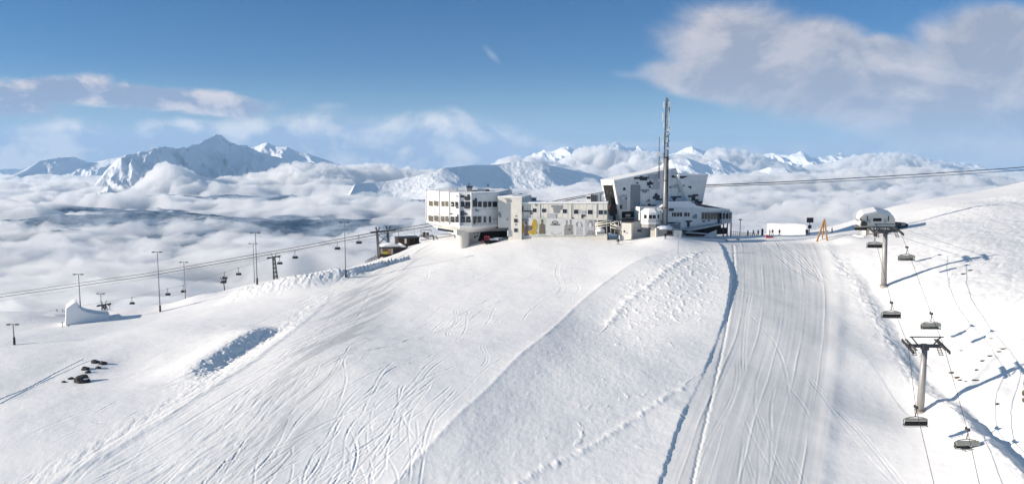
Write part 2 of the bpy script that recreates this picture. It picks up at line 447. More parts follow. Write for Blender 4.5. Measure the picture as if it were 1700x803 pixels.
def polymask(pix, soft, arr=None):
    """soft mask of a photo polygon laid on the ground"""
    q = np.array([[*G(*p)][:2] for p in pix]); sx = GX[::5, ::5]; sy = GY[::5, ::5]
    ins = np.zeros(sx.shape, bool); j = len(q) - 1
    for i in range(len(q)):
        xi, yi = q[i]; xj, yj = q[j]
        c = ((yi > sy) != (yj > sy)) & (sx < (xj - xi) * (sy - yi) / (yj - yi + 1e-9) + xi); ins ^= c; j = i
    a = blur(ins.astype(np.float32), max(1, int((soft / (RS * 5)) ** 2 * 2)))
    return bil(a, gx[0], gy[0], RS * 5, GX, GY).astype(np.float32)

# -- broad undulation
H += 0.5 * fbm(GX / 38, GY / 30, 3, seed=3) + 0.09 * fbm(GX / 9, GY / 7, 3, seed=9)
# -- left bank of the groomed piste
BANK = line([(1193,404),(1205,430),(1213,455),(1211,490),(1205,520),(1192,560),(1176,600),(1158,640),(1137,684),(1128,705),(1113,750),(1095,805),(1080,850)])
sl, S, T = sdist(BANK, 14)
hgt = np.interp(T, [0, .04, .2, .33, .42, .5, .56, .64, .68, .78, 1], [.12, .4, .66, .34, .13, .25, .08, .08, .34, .28, .22])
jig = 0.35 * fbm(T * 60, T * 0, 3, seed=8)
S = -S + jig                          # positive on the left (uphill) side
H[sl] += (hgt * sstep(S, -0.35, 0.25) * np.exp(-np.maximum(S, 0) / 5.5)).astype(np.float32)
sl, S, T = sdist(line([(1217,408),(1219,450),(1213,500),(1203,560),(1190,620),(1172,700),(1158,760),(1148,810)]), 3)
jg = 0.25 * fbm(T * 70, T * 0, 2, seed=28)
H[sl] -= (0.11 * np.exp(-((S + jg) / 0.22) ** 2)).astype(np.float32)
H[sl] += (0.03 * np.exp(-((S + jg - .5) / 0.35) ** 2)).astype(np.float32)
# -- right berm of the piste
sl, S, T = sdist(line([(1362,400),(1380,440),(1387,500),(1384,560),(1377,640),(1366,720),(1356,805)]), 10)
H[sl] += (0.22 * np.exp(-((S - .5) / 1.4) ** 2) * (0.7 + .5 * fbm(T * 14, T * 0, 2, seed=44))).astype(np.float32)
PISTE = polymask([(1216,402),(1218,470),(1206,550),(1165,640),(1132,720),(1100,850),(1352,850),(1372,700),(1385,560),(1384,470),(1360,402)], 1.0)
# -- crease between the sunny slope and the rougher face
CREASE = line([(1110,418),(1060,438),(1017,465),(960,510),(900,565),(830,630),(760,700),(700,765),(655,812)])
sl, S, T = sdist(CREASE, 40)
H[sl] += (0.9 * (np.exp(-np.abs(S) / 11.0)) * sstep(T, 0, .15) * np.where(S < 0, 1, 1)).astype(np.float32)
H[sl] += (0.08 * np.exp(-(S / 0.5) ** 2) * (0.5 + fbm(T * 40, S * .1, 3, seed=31))).astype(np.float32)
ROUGH = polymask([(1110,425),(1185,410),(1200,450),(1195,520),(1160,600),(1125,690),(1085,850),(640,850),(760,705),(900,570),(1020,470)], 2.5)
# small wind lumps on the rough face
lum = fbm(GX / 1.5 + 2 * pn(GX / 6, GY / 6, 2), GY / 2.6, 4, 0.55, seed=51)
H += ROUGH * (0.07 * sstep(lum, 0.3, 0.7) * (0.3 + sstep(fbm(GX / 9, GY / 9, 3, seed=53), -.1, .4)) + 0.02 * fbm(GX / 0.9, GY / 1.2, 3, seed=52))
up = polymask([(1040,470),(1110,425),(1185,412),(1195,450),(1180,520),(1090,540),(1010,545)], 2.0)
H += up * (0.10 * sstep(fbm(GX / 1.1, GY / 1.7, 4, seed=91), 0.12, 0.5))
# -- drifted lip and the diagonal track on the rough face
for pts, a_, w_ in (([(1150,425),(1120,440),(1085,468),(1045,500),(1010,540)], 0.2, .9), ([(1135,640),(1090,675),(1030,715),(960,755),(900,785),(860,810)], 0.12, 0.6)):
    sl, S, T = sdist(line(pts), 6)
    H[sl] += (a_ * np.exp(-((S + .8 * fbm(T * 12, T, 2, seed=6)) / w_) ** 2) * (0.3 + 1.3 * np.clip(fbm(T * 30, S * .3, 3, seed=62) + .4, 0, 2))).astype(np.float32)
# -- gully at the right: the near bulge stands above it
GUL = line([(1392,432),(1420,470),(1452,520),(1490,580),(1522,632),(1560,660),(1610,700),(1655,738),(1710,790),(1760,850)])
sl, S, T = sdist(GUL, 30)
S = S + 0.6 * fbm(T * 22, T * 0, 3, seed=13)
dep = np.interp(T, [0, .1, .25, .45, .55, .7, .85, 1], [.1, .4, .55, .7, 1.4, 1.9, 2.0, 1.9])
H[sl] -= (dep * sstep(S, -0.8, 2.6) * np.exp(-np.maximum(S - 2.6, 0) / 5.5)).astype(np.float32)
H[sl] += (0.25 * np.exp(-((S + 1.5) / 3.0) ** 2) * sstep(T, .05, .2)).astype(np.float32)
H[sl] += (0.16 * np.exp(-(np.abs(S + 0.2) / 1.6) ** 2) * fbm(GX[sl] / 1.1, GY[sl] / 2.0, 4, .6, seed=14)).astype(np.float32)
RIGHT = polymask([(1400,420),(1480,400),(1560,340),(1850,300),(1850,850),(1720,800),(1600,700),(1520,640),(1440,520)], 4.0)
H += RIGHT * (0.22 * np.abs(fbm(GX / 7 + GY / 11, GY / 4 - GX / 8, 3, seed=66)) + 0.025 * fbm(GX / 1.6, GY / 1.1, 3, seed=67))
wz = polymask([(1540,520),(1620,480),(1700,480),(1700,560),(1620,560)], 2.0)
H += wz * 0.08 * np.abs(fbm(GX / 0.9 + GY / 2, GY / 0.7, 3, seed=68))
# second ledge with rocks at the right
sl, S, T = sdist(line([(1700,560),(1660,585),(1630,610),(1595,640),(1560,618)]), 8)
H[sl] -= (0.4 * sstep(S, -0.4, 0.9) * np.exp(-np.maximum(S - .9, 0) / 3.5)).astype(np.float32)
# -- left: cat track with its berm
BERM = line([(545,500),(515,525),(470,562),(420,600),(350,645),(280,690),(220,728),(150,770),(80,810),(20,850)])
sl, S, T = sdist(BERM, 16)
S = S + 0.5 * fbm(T * 26, T * 0, 4, seed=15)
H[sl] += (np.interp(T, [0, .1, .4, .7, 1], [.06, .14, .2, .17, .14]) * sstep(-S, -0.9, 0.7) * np.exp(-np.maximum(-S - .4, 0) / 2.6)).astype(np.float32)
H[sl] += (0.10 * np.exp(-(np.abs(S + 3.6) / 2.4) ** 2) * fbm(GX[sl] / 1.3, GY[sl] / 2.4, 4, .6, seed=16)).astype(np.float32)
# hollow in the lee with rough snow
sl, S, T = sdist(line([(478,540),(440,560),(400,584),(355,612),(330,630)]), 16)
H[sl] += (0.12 * np.exp(-(S / 4.0) ** 2) * fbm(GX[sl], GY[sl], 4, .6, seed=20)).astype(np.float32)
H[sl] += (1.35 * np.exp(-((S + 4.5) / np.where(S > -4.5, 3.2, 7.0)) ** 2) * sstep(T, 0, .25) * sstep(1 - T, 0, .35)).astype(np.float32)
H[sl] += (0.34 * np.exp(-((S + 1.5) / 2.5) ** 2) * fbm(GX[sl] / 1.3, GY[sl] / 1.3, 4, .6, seed=27) * sstep(T, 0, .2) * sstep(1 - T, 0, .3)).astype(np.float32)
H[sl] -= (0.6 * np.exp(-(np.abs(S - .3) / 2.4) ** 2) * sstep(T, 0, .2) * sstep(1 - T, 0, .3)).astype(np.float32)
# bulldozed pile left of the lamp posts, rough lee side
sl, S, T = sdist(line([(365,500),(400,493),(440,487),(480,481),(520,475),(550,469),(577,463)]), 16)
pile = np.interp(T, [0, .15, .5, .9, 1], [.0, 1.8, 3.1, 3.0, 2.2])
prof = np.where(S > 0, np.exp(-(S / 9.0) ** 2), np.exp(-(S / 3.6) ** 2))
H[sl] += (pile * prof).astype(np.float32)
H[sl] += (0.34 * prof * sstep(T, 0, .1) * (fbm(GX[sl] / 1.2, GY[sl] / 1.1, 4, 0.6, seed=18))).astype(np.float32)
# white humps in the terrain park and along the left crest
def hump(px, py, rx, ry, h, D=None):
    g = G(px, py) if D is None else P(px, py, D)
    q = ((GX - g.x) / rx) ** 2 + ((GY - g.y) / ry) ** 2
    global H
    H = H + (h * np.exp(-q)).astype(np.float32)
hump(148,618,5,7,.9); hump(230,560,16,9,1.0); hump(90,590,14,10,.8); hump(325,500,7,5,1.5); hump(30,535,13,7,1.6); hump(200,522,12,6,1.0); hump(650,434,12,8,0.8)
hump(1110,400,6,5,1.1); hump(1385,395,5,4,0.9); hump(1410,400,4,3,0.8)
hump(1640,352,12,9,1.4); hump(1560,350,14,6,1.2); hump(1690,330,9,6,1.3)
# ski tracks pressed into the snow
rng = np.random.default_rng(5)
TR = np.zeros_like(H)
_k = np.arange(-3, 4); KX, KY = np.meshgrid(_k, _k)
def stamp(xs, ys, depth, wid=0.2):
    ix = ((xs - RX0) / RS); iy = ((ys - RY0) / RS)
    ok = (ix > 4) & (ix < len(gx) - 5) & (iy > 4) & (iy < len(gy) - 5); ix = ix[ok]; iy = iy[ok]
    d = depth[ok] if isinstance(depth, np.ndarray) else depth
    jx = np.round(ix).astype(int); jy = np.round(iy).astype(int)
    for a in range(49):
        ax, ay = KX.flat[a], KY.flat[a]; px_ = jx + ax; py_ = jy + ay
        r2 = ((px_ - ix) ** 2 + (py_ - iy) ** 2) * RS * RS
        v = -d * np.exp(-r2 / wid ** 2) + 0.38 * d * np.exp(-((np.sqrt(r2) - 2.1 * wid) / (0.7 * wid)) ** 2)
        cur = TR[py_, px_]; TR[py_, px_] = np.where(np.abs(v) > np.abs(cur), v, cur)
def skitrack(x, y, head, L, amp, wl, depth, wid=0.2, twin=0.0, fade=True, drift=0.0):
    n = int(L / 0.1); s = np.arange(n) * 0.1; ph = rng.uniform(0, 6.28)
    h = head + amp * np.sin(s / wl * 6.283 + ph) + 0.25 * np.sin(s / wl * 2.1 + ph * 2) + drift * s / L
    xs = x + np.cumsum(np.cos(h)) * 0.1; ys = y + np.cumsum(np.sin(h)) * 0.1
    d = depth * (0.45 + 1.0 * np.clip(.5 + pn(s / 2.3 + x, s * 0 + y, 7) * 1.4, 0, 1)) * (0.55 + 0.6 * np.abs(np.sin(s / wl * 6.283 + ph + 1.2)))
    if fade: d = d * sstep(s, 0, 2) * sstep(L - s, 0, 3)
    stamp(xs, ys, d, wid)
    if twin: stamp(xs - np.sin(h) * twin, ys + np.cos(h) * twin, d * .8, wid)
def inpoly(px, py, poly):
    c = False; j = len(poly) - 1
    for i in range(len(poly)):
        if (poly[i][1] > py) != (poly[j][1] > py) and px < (poly[j][0] - poly[i][0]) * (py - poly[i][1]) / (poly[j][1] - poly[i][1]) + poly[i][0]: c = not c
        j = i
    return c
def scatter(poly, n):
    xs = [p[0] for p in poly]; ys = [p[1] for p in poly]; out = []
    while len(out) < n:
        a, b = rng.uniform(min(xs), max(xs)), rng.uniform(min(ys), max(ys))
        if inpoly(a, b, poly): out.append((a, b))
    return out
SLOPE = [(720,430),(980,420),(1060,430),(960,500),(800,645),(660,790),(380,800),(500,640),(600,540)]
for (a, b) in scatter(SLOPE, 85):
    g = G(a, b, BASE); skitrack(g.x, g.y, rng.normal(-2.05, .22), rng.uniform(8, 30), rng.uniform(.12, .42), rng.uniform(15, 32), rng.uniform(.04, .10), .17, twin=rng.choice([0, 0, .5]))
for (a, b) in scatter([(480,600),(700,580),(760,640),(620,800),(330,800)], 70):
    g = G(a, b, BASE); skitrack(g.x, g.y, rng.normal(-2.0, .3), rng.uniform(8, 28), rng.uniform(.12, .45), rng.uniform(14, 30), rng.uniform(.04, .11), .17)
for (a, b) in scatter([(690,410),(700,440),(600,520),(520,640),(420,800),(300,800),(440,640),(560,500),(640,430)], 60):
    g = G(a, b, BASE); skitrack(g.x, g.y, rng.normal(-2.15, .13), rng.uniform(25, 70), rng.uniform(.1, .3), rng.uniform(20, 45), rng.uniform(.04, .09), .3, twin=rng.choice([0, .6, 1.8]))
for (a, b) in scatter([(0,600),(300,520),(480,520),(450,580),(100,780),(0,800)], 24):
    g = G(a, b, BASE); skitrack(g.x, g.y, rng.normal(-2.5, .4), rng.uniform(4, 18), rng.uniform(.2, .7), rng.uniform(8, 16), rng.uniform(.05, .1), .2)
for (a, b) in scatter([(1230,405),(1350,405),(1375,600),(1340,800),(1180,800),(1225,500)], 16):
    g = G(a, b, BASE); skitrack(g.x, g.y, rng.normal(-1.72, .05), rng.uniform(10, 45), rng.uniform(.03, .16), rng.uniform(24, 50), rng.uniform(.015, .045), .18, twin=rng.choice([0, .5]))
for (a, b, h0) in ((1278,397,-1.60),(1284,397,-1.52),(1262,398,-1.72),(1290,397,-1.50)):
    g = G(a, b, BASE); skitrack(g.x, g.y, h0, 45, .03, 50, .10, .22, twin=.6)
for (a, b) in scatter([(1560,420),(1700,330),(1700,560),(1600,540)], 7):
    g = G(a, b, BASE); skitrack(g.x, g.y, rng.normal(-2.6, .5), rng.uniform(8, 24), .3, 26, .05, .2)
for pix in ([(0,670),(60,640),(110,622),(150,606),(178,601)], [(0,662),(50,642),(100,620),(140,602)]):    # grooves put in where cast shadow lines run by the rocks
    q = line(pix, 60); stamp(q[:, 0], q[:, 1], np.full(len(q), .16), .25)
H += 0.6 * TR
# machine-combed texture on the piste
_pl = line([(1216,402),(1218,470),(1206,550),(1165,640),(1132,720),(1095,820),(1070,900)]); _pr = line([(1360,402),(1384,470),(1385,560),(1376,640),(1365,720),(1352,820),(1345,900)])
def _fx(q): o_ = np.argsort(q[:, 1]); return np.interp(gy, q[o_, 1], q[o_, 0])
XL, XR = _fx(_pl)[:, None], _fx(_pr)[:, None]
PU = ((GX - XL) / (XR - XL) * 24.0).astype(np.float32)                  # metres across the piste, following its edges
seam = np.abs(((PU + .25 * fbm(GY / 12, GY * 0, 2, seed=77)) / 4.8) % 1 - .5) * 4.8
H += PISTE * (0.045 * np.exp(-(seam / .16) ** 2) * (.4 + sstep(fbm(PU / 5, GY / 18, 2, seed=78), -.2, .3)) + 0.02 * fbm(PU / 1.1, GY / 30, 3, seed=71) + 0.01 * fbm(PU / .3, GY / 40, 2, seed=79))
# fine surface grain everywhere else
H += (1 - PISTE) * 0.013 * fbm(GX / .8, GY / .9, 3, seed=72) + (1 - PISTE) * 0.03 * fbm(GX / 3.0 + GY / 9, GY / 1.6, 3, seed=73)
H = H.astype(np.float32)

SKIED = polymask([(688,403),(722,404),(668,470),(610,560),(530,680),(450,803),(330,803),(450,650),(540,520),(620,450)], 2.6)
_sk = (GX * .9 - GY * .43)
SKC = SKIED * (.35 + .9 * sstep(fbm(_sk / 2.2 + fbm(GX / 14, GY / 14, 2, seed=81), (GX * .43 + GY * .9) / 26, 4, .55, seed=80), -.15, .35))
H += SKIED * .03 * fbm(_sk / .9, (GX * .43 + GY * .9) / 18, 3, seed=82)
H = H.astype(np.float32)
def mat_snow():
    m, g = newmat("snow")
    geo = g.n('ShaderNodeNewGeometry'); pos = geo.outputs['Position']
    pst = g.n('ShaderNodeAttribute', attribute_name='piste').outputs['Fac']
    rgh = g.n('ShaderNodeAttribute', attribute_name='rough').outputs['Fac']
    big = g.noise(pos, 0.035, 4, 0.6)
    col = g.mix(g.mr(big, 0.3, 0.7), (0.86, 0.86, 0.865), (0.91, 0.905, 0.90))
    pu = g.n('ShaderNodeAttribute', attribute_name='across').outputs['Fac']; sp = g.n('ShaderNodeSeparateXYZ'); g.put(sp.inputs[0], pos)
    streak = g.noise(g.comb(pu, g.m('MULTIPLY', sp.outputs[1], 0.03), 0.0), 0.9, 5, 0.62)
    skd = g.n('ShaderNodeAttribute', attribute_name='skied').outputs['Fac']
    pc = g.mix(g.mr(streak, 0.35, 0.68), (0.66, 0.665, 0.67), (0.80, 0.80, 0.80))
    col = g.mix(g.m('MULTIPLY', pst, 0.9), col, pc)
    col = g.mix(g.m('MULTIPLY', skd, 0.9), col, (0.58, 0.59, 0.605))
    n1 = g.noise(pos, 1.1, 6, 0.62); n2 = g.noise(pos, 7.0, 4, 0.6)
    hgt = g.m('ADD', g.m('MULTIPLY', n1, g.m('MULTIPLY_ADD', rgh, 0.12, 0.05)), g.m('MULTIPLY', n2, 0.03))
    b = g.n('ShaderNodeBump'); b.inputs['Strength'].default_value = 0.4; b.inputs['Distance'].default_value = 1.0; g.put(b.inputs['Height'], hgt)
    p = g.n('ShaderNodeBsdfPrincipled'); g.put(p.inputs['Base Color'], col); p.inputs['Roughness'].default_value = 0.62
    p.inputs['Specular IOR Level'].default_value = 0.25
    g.put(p.inputs['Normal'], b.outputs[0])
    o = g.n('ShaderNodeOutputMaterial'); g.put(o.inputs[0], p.outputs[0])
    return m
SNOW = mat_snow()
def build_ground():
    u = np.linspace(-0.86, 0.86, 1750)
    r = np.concatenate([np.exp(np.linspace(math.log(63), math.log(93), 90))[:-1], np.exp(np.linspace(math.log(93), math.log(298), 1150))])
    U, Y = np.meshgrid(u, r); X = U * Y
    Z = bil(H, RX0, RY0, RS, X, Y)
    at = {'across': bil(PU, RX0, RY0, RS, X, Y), 'skied': bil(SKC.astype(np.float32), RX0, RY0, RS, X, Y), 'piste': bil(PISTE, RX0, RY0, RS, X, Y), 'rough': bil(np.clip(ROUGH + .5 * RIGHT, 0, 1), RX0, RY0, RS, X, Y)}
    ob = mesh_from_grid("snow_ground", X, Y, Z, SNOW, attrs=at); ob['kind'] = 'structure'
    # the rest of the mountain the slope stands on: steep flanks down into the cloud
    Rg, Tg = np.meshgrid(np.linspace(0, 1, 60) ** 1.6, np.linspace(0, 2 * math.pi, 160))
    return ob
build_ground()
# ================================================================== materials for built things
def mat(name, col, rough=0.6, metal=0.0, var=0.12, scale=1.5, spec=0.4):
    m, g = newmat(name)
    pos = g.n('ShaderNodeNewGeometry').outputs['Position']
    n = g.noise(pos, scale, 5, 0.6)
    c2 = tuple(c * (1 - var * 1.6) for c in col)
    p = g.n('ShaderNodeBsdfPrincipled'); g.put(p.inputs['Base Color'], g.mix(g.mr(n, .38, .72), col, c2))
    p.inputs['Roughness'].default_value = rough; p.inputs['Metallic'].default_value = metal; p.inputs['Specular IOR Level'].default_value = spec
    o = g.n('ShaderNodeOutputMaterial'); g.put(o.inputs[0], p.outputs[0]); return m
WHITE = mat("white_cladding", (.76, .755, .74), .55, var=.10, scale=.7)
CREAM = mat("cream_render", (.72, .69, .62), .7, var=.08, scale=.6)
LGREY = mat("light_grey_cladding", (.46, .47, .49), .6)
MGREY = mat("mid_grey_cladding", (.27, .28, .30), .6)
DARK = mat("charcoal_cladding", (.045, .048, .058), .6)
BLACK = mat("black_parts_and_shade", (.012, .011, .011), .8)  # black parts, and flat sheets standing in for the dark of recesses
MAROON = mat("dark_red_machinery", (.06, .02, .02), .7)
GLASS = mat("dark_window_glass", (.02, .023, .028), .12, spec=.6, var=.3)
TAN = mat("tan_sun_glare_and_louvre", (.13, .11, .085), .3)  # tan stands for sun reflected in tower panes; also colours the roof louvre
STEEL = mat("galvanised_steel", (.30, .31, .32), .45, .5)
DSTEEL = mat("dark_steel", (.07, .072, .08), .5, .4)
BROWNST = mat("weathered_steel", (.20, .18, .165), .6, .2)
TUBE = mat("pylon_tube_paint", (.34, .325, .315), .5, .3)
CABLE = mat("steel_rope", (.05, .05, .055), .5, .6)
CONC = mat("concrete", (.34, .33, .31), .8)
WOOD = mat("larch_wood", (.42, .24, .09), .7)
DWOOD = mat("dark_timber", (.055, .04, .032), .8)
YELLOW = mat("yellow_board", (.60, .47, .05), .6)
MUSTARD = mat("mustard_print", (.58, .40, .06), .7, var=.35, scale=3)
PINKGREY = mat("dusty_print", (.30, .22, .21), .7, var=.3, scale=3)
OLIVE = mat("olive_print", (.18, .15, .11), .7, var=.3, scale=3)
PGREY = mat("grey_print", (.33, .325, .33), .7, var=.35, scale=3)
BANNER = mat("banner_fabric", (.63, .64, .62), .75, var=.1)
GREENY = mat("pale_green_fabric", (.50, .55, .49), .75)
RED = mat("red_paint", (.45, .03, .05), .5)
PURPLE = mat("purple_sign_board", (.045, .022, .06), .5)
SKIN = mat("skin", (.5, .33, .25), .6)
CLOTH = {'black': mat("black_clothing", (.02, .02, .024), .8), 'red': mat("red_jacket", (.40, .02, .05), .7), 'blue': mat("navy_jacket", (.03, .05, .12), .8)}
ROCK = mat("dark_rock", (.06, .056, .052), .9, var=.35, scale=2.5)
ROCKY = mat("ochre_lichen_rock", (.12, .10, .055), .9, var=.5, scale=3)
SNOWCAP = mat("settled_snow", (.88, .88, .88), .7, var=.03)
BUBBLE = mat("smoked_bubble", (.36, .36, .31), .25, spec=.6)
SEAT = mat("black_seat_padding", (.018, .018, .02), .7)

# ================================================================== builders
class MB:
    def __init__(s): s.b = bmesh.new()
    def face(s, vs): return s.b.faces.new(vs)
    def prism(s, ring, off):
        """closed ring of points + offset vector -> solid"""
        a = [s.b.verts.new(Vector(p)) for p in ring]; c = [s.b.verts.new(Vector(p) + Vector(off)) for p in ring]; n = len(a)
        s.face(a); s.face(c[::-1])
        for i in range(n): s.face([a[i], c[i], c[(i + 1) % n], a[(i + 1) % n]])
        return s
    def loft(s, r0, r1):
        a = [s.b.verts.new(Vector(p)) for p in r0]; c = [s.b.verts.new(Vector(p)) for p in r1]; n = len(a)
        s.face(a); s.face(c[::-1])
        for i in range(n): s.face([a[i], c[i], c[(i + 1) % n], a[(i + 1) % n]])
        return s
    def box(s, c, d, rz=0.0):
        cx_, cy_, cz_ = c; x, y, z = d[0] / 2, d[1] / 2, d[2] / 2; co, si = math.cos(rz), math.sin(rz)
        ring = [(cx_ + co * a - si * b, cy_ + si * a + co * b, cz_ - z) for a, b in ((-x, -y), (x, -y), (x, y), (-x, y))]
        return s.prism(ring, (0, 0, 2 * z))
    def tube(s, pts, r, n=8, r1=None):
        pts = [Vector(p) for p in pts]; rings = []; m = len(pts); up = Vector((0.13, 0.21, 1)).normalized()
        for i, p in enumerate(pts):
            t = (pts[min(i + 1, m - 1)] - pts[max(i - 1, 0)]).normalized()
            u = t.cross(up if abs(t.dot(up)) < .95 else Vector((1, 0, 0))).normalized(); w = t.cross(u)
            rr = r if r1 is None else r + (r1 - r) * i / (m - 1)
            rings.append([s.b.verts.new(p + u * rr * math.cos(6.2832 * k / n) + w * rr * math.sin(6.2832 * k / n)) for k in range(n)])
        for i in range(m - 1):
            for k in range(n): s.face([rings[i][k], rings[i][(k + 1) % n], rings[i + 1][(k + 1) % n], rings[i + 1][k]]).smooth = True
        s.face(rings[0][::-1]); s.face(rings[-1]); return s
    def bar(s, a, b, w, h=None):
        """rectangular beam"""
        a, b = Vector(a), Vector(b); h = h or w; t = (b - a).normalized(); up = Vector((0, 0, 1)) if abs(t.z) < .95 else Vector((0, 1, 0))
        u = t.cross(up).normalized() * w / 2; v = t.cross(u).normalized() * h / 2
        return s.prism([a + u + v, a - u + v, a - u - v, a + u - v], b - a)
    def dome(s, c, rx, ry, rz_, nu=20, nv=8, rough=0.0, seed=0):
        c = Vector(c); rg = random.Random(seed); rows = []
        for j in range(nv):
            a = j / nv * math.pi / 2; row = []
            for i in range(nu):
                t = 6.2832 * i / nu; k = 1 + rough * (rg.random() - .5)
                row.append(s.b.verts.new(c + Vector((rx * k * math.cos(a) * math.cos(t), ry * k * math.cos(a) * math.sin(t), rz_ * k * math.sin(a)))))
            rows.append(row)
        top = s.b.verts.new(c + Vector((0, 0, rz_)))
        for j in range(nv - 1):
            for i in range(nu): s.face([rows[j][i], rows[j][(i + 1) % nu], rows[j + 1][(i + 1) % nu], rows[j + 1][i]]).smooth = True
        for i in range(nu): s.face([rows[-1][i], rows[-1][(i + 1) % nu], top]).smooth = True
        s.face(rows[0][::-1]); return s
    def rock(s, c, d, seed=0, n=3):
        rg = random.Random(seed); r = bmesh.ops.create_icosphere(s.b, subdivisions=n, radius=1.0)
        for v in r['verts']:
            p = v.co.copy(); q = pn(np.array([p.x * 1.3 + seed]), np.array([p.y * 1.3 + p.z * 1.7]), seed)[0] + .5 * pn(np.array([p.x * 3.1 + p.z]), np.array([p.y * 3.3 + seed]), seed + 5)[0]
            k = 1 + .55 * float(q); v.co = Vector((p.x * d[0] * k, p.y * d[1] * k, p.z * d[2] * k)) + Vector(c)
        return s
    def build(s, name, m, parent=None, bevel=0.0):
        bmesh.ops.recalc_face_normals(s.b, faces=s.b.faces)
        me = bpy.data.meshes.new(name)
        if parent is not None:
            o = Vector(parent.get('_o', (0, 0, 0)))
            bmesh.ops.translate(s.b, vec=-o, verts=s.b.verts)
        s.b.to_mesh(me); s.b.free(); me.materials.append(m)
        ob = bpy.data.objects.new(name, me); COL.objects.link(ob)
        if parent is not None: ob.parent = parent; ob['_o'] = parent.get('_o', (0, 0, 0))
        return ob
def tag(o, label, cat, group=None):
    o['label'] = label; o['category'] = cat
    if group: o['group'] = group
    return o
def thing(name, label, cat, loc=(0, 0, 0), group=None):
    o = bpy.data.objects.new(name, None); COL.objects.link(o); o.location = loc; o.empty_display_size = 0.5
    o['_o'] = tuple(loc); return tag(o, label, cat, group)
def single(name, mb, m, label, cat, loc, group=None):
    """a thing that is one mesh, authored in world coordinates, with its origin at loc"""
    bmesh.ops.translate(mb.b, vec=-Vector(loc), verts=mb.b.verts)
    o = mb.build(name, m); o.location = loc; return tag(o, label, cat, group)
def kids(o): return [c for c in bpy.data.objects if c.parent == o]
def dup(root, loc, label, rz=0.0, scale=None):
    tree = [(root, None)]; r = root.copy(); COL.objects.link(r); r.location = loc; r.rotation_euler = (0, 0, rz); r['label'] = label
    if scale: r.scale = (scale,) * 3
    for ch in kids(root):
        if ch is r: continue
        c = ch.copy(); COL.objects.link(c); c.parent = r
        for g in kids(ch):
            if g is c: continue
            d = g.copy(); COL.objects.link(d); d.parent = c
    return r
class Facade:
    """vertical plane through two plan points, given as photo column and distance; front side faces the camera"""
    def __init__(s, a, b):
        A = P(a[0], 401.5, a[1]); B = P(b[0], 401.5, b[1]); s.a = Vector((A.x, A.y, 0)); s.t = Vector((B.x - A.x, B.y - A.y, 0)).normalized()
        s.n = Vector((s.t.y, -s.t.x, 0))
        if s.n.y > 0: s.n = -s.n
    def pt(s, px, py, out=0.0):
        d = Vector(ray(px, py)); o = s.a + s.n * out
        k = (o.x * s.n.x + o.y * s.n.y) / (d.x * s.n.x + d.y * s.n.y); return Vector((d.x * k, d.y * k, CAMZ + d.z * k))
    def poly(s, mb, pix, out=0.05, depth=0.2):
        ring = [s.pt(x, y) + s.n * out for x, y in pix]; return mb.prism(ring, -s.n * depth)
    def rect(s, mb, x0, y0, x1, y1, out=0.05, depth=0.2):
        ym = (y0 + y1) / 2; xm = (x0 + x1) / 2
        A = s.pt(x0, ym); B = s.pt(x1, ym); z0 = s.pt(xm, y1).z; z1 = s.pt(xm, y0).z
        ring = [Vector((A.x, A.y, z0)), Vector((B.x, B.y, z0)), Vector((B.x, B.y, z1)), Vector((A.x, A.y, z1))]
        return mb.prism([p + s.n * out for p in ring], -s.n * depth)
def at(px, py, D): return P(px, py, D)
def gz(x, y): return hz(x, y)
def GS(px, py, D=224):
    g = G(px, py); return g if g.y < 232 else base_at(px, D)
def base_at(px, D):
    p = P(px, 401.5, D); return Vector((p.x, p.y, gz(p.x, p.y)))

# ================================================================== restaurant tower at the left of the summit buildings
b = base_at(768, 216)
tw = thing('summit_restaurant', 'white many-sided restaurant tower overhanging a round base, leftmost of the summit buildings', 'restaurant building', b)
cor = [(709, 229), (731, 221), (747, 215.5), (763.5, 211.5), (783, 211), (828, 216), (850, 240), (735, 250)]
def plan(px, D): q = P(px, 401.5, D); return Vector((q.x, q.y, 0))
ring = [plan(*c) for c in cor]; Z = lambda z: CAMZ + z
ctr = sum(ring, Vector()) / len(ring)
zt, zb = Z(-9.7), Z(-18.2)
m = MB(); m.prism([v + Vector((0, 0, zb)) for v in ring], (0, 0, zt - zb)); body = m.build('wall', WHITE, tw)
m = MB(); inner = [ctr + (v - ctr) * .72 + Vector((0, 0, Z(-20.6))) for v in ring]; outer = [ctr + (v - ctr) * 1.012 + Vector((0, 0, Z(-18.75))) for v in ring]
m.loft(inner, outer); m.prism([ctr + (v - ctr) * 1.012 + Vector((0, 0, Z(-18.748))) for v in ring], (0, 0, .6)); m.build('soffit', WHITE, tw)
m = MB(); m.prism([ctr + (v - ctr) * 1.008 + Vector((0, 0, zt)) for v in ring], (0, 0, .25)); m.build('parapet', WHITE, tw)
m = MB(); m.prism([ctr + (v - ctr) * .96 + Vector((0, 0, zt + .25)) for v in ring], (0, 0, .22)); m.build('roof_snow', SNOWCAP, tw)
for px, D in cor[:5]:       # upright fins at the corners
    v = plan(px, D); o = (v - ctr).normalized() * .16; m = MB(); m.box((v.x + o.x, v.y + o.y, (zt + zb) / 2 + .3), (.34, .34, zt - zb + .9), .4); m.build('fin', WHITE, tw)
FA = [Facade(cor[i], cor[i + 1]) for i in range(5)]
wins = [(0, [(712, 719), (720.5, 729.5)], TAN), (1, [(733, 738.5), (739.5, 745.5)], TAN), (2, [(749, 754.5), (756, 761.5)], GLASS), (3, [(765.5, 771), (772.5, 781)], GLASS), (4, [(785, 792), (793.5, 799.5), (802, 808.5), (810, 815.5), (817.5, 825)], GLASS)]  # tan panes on the lit facets carry the sun's reflection
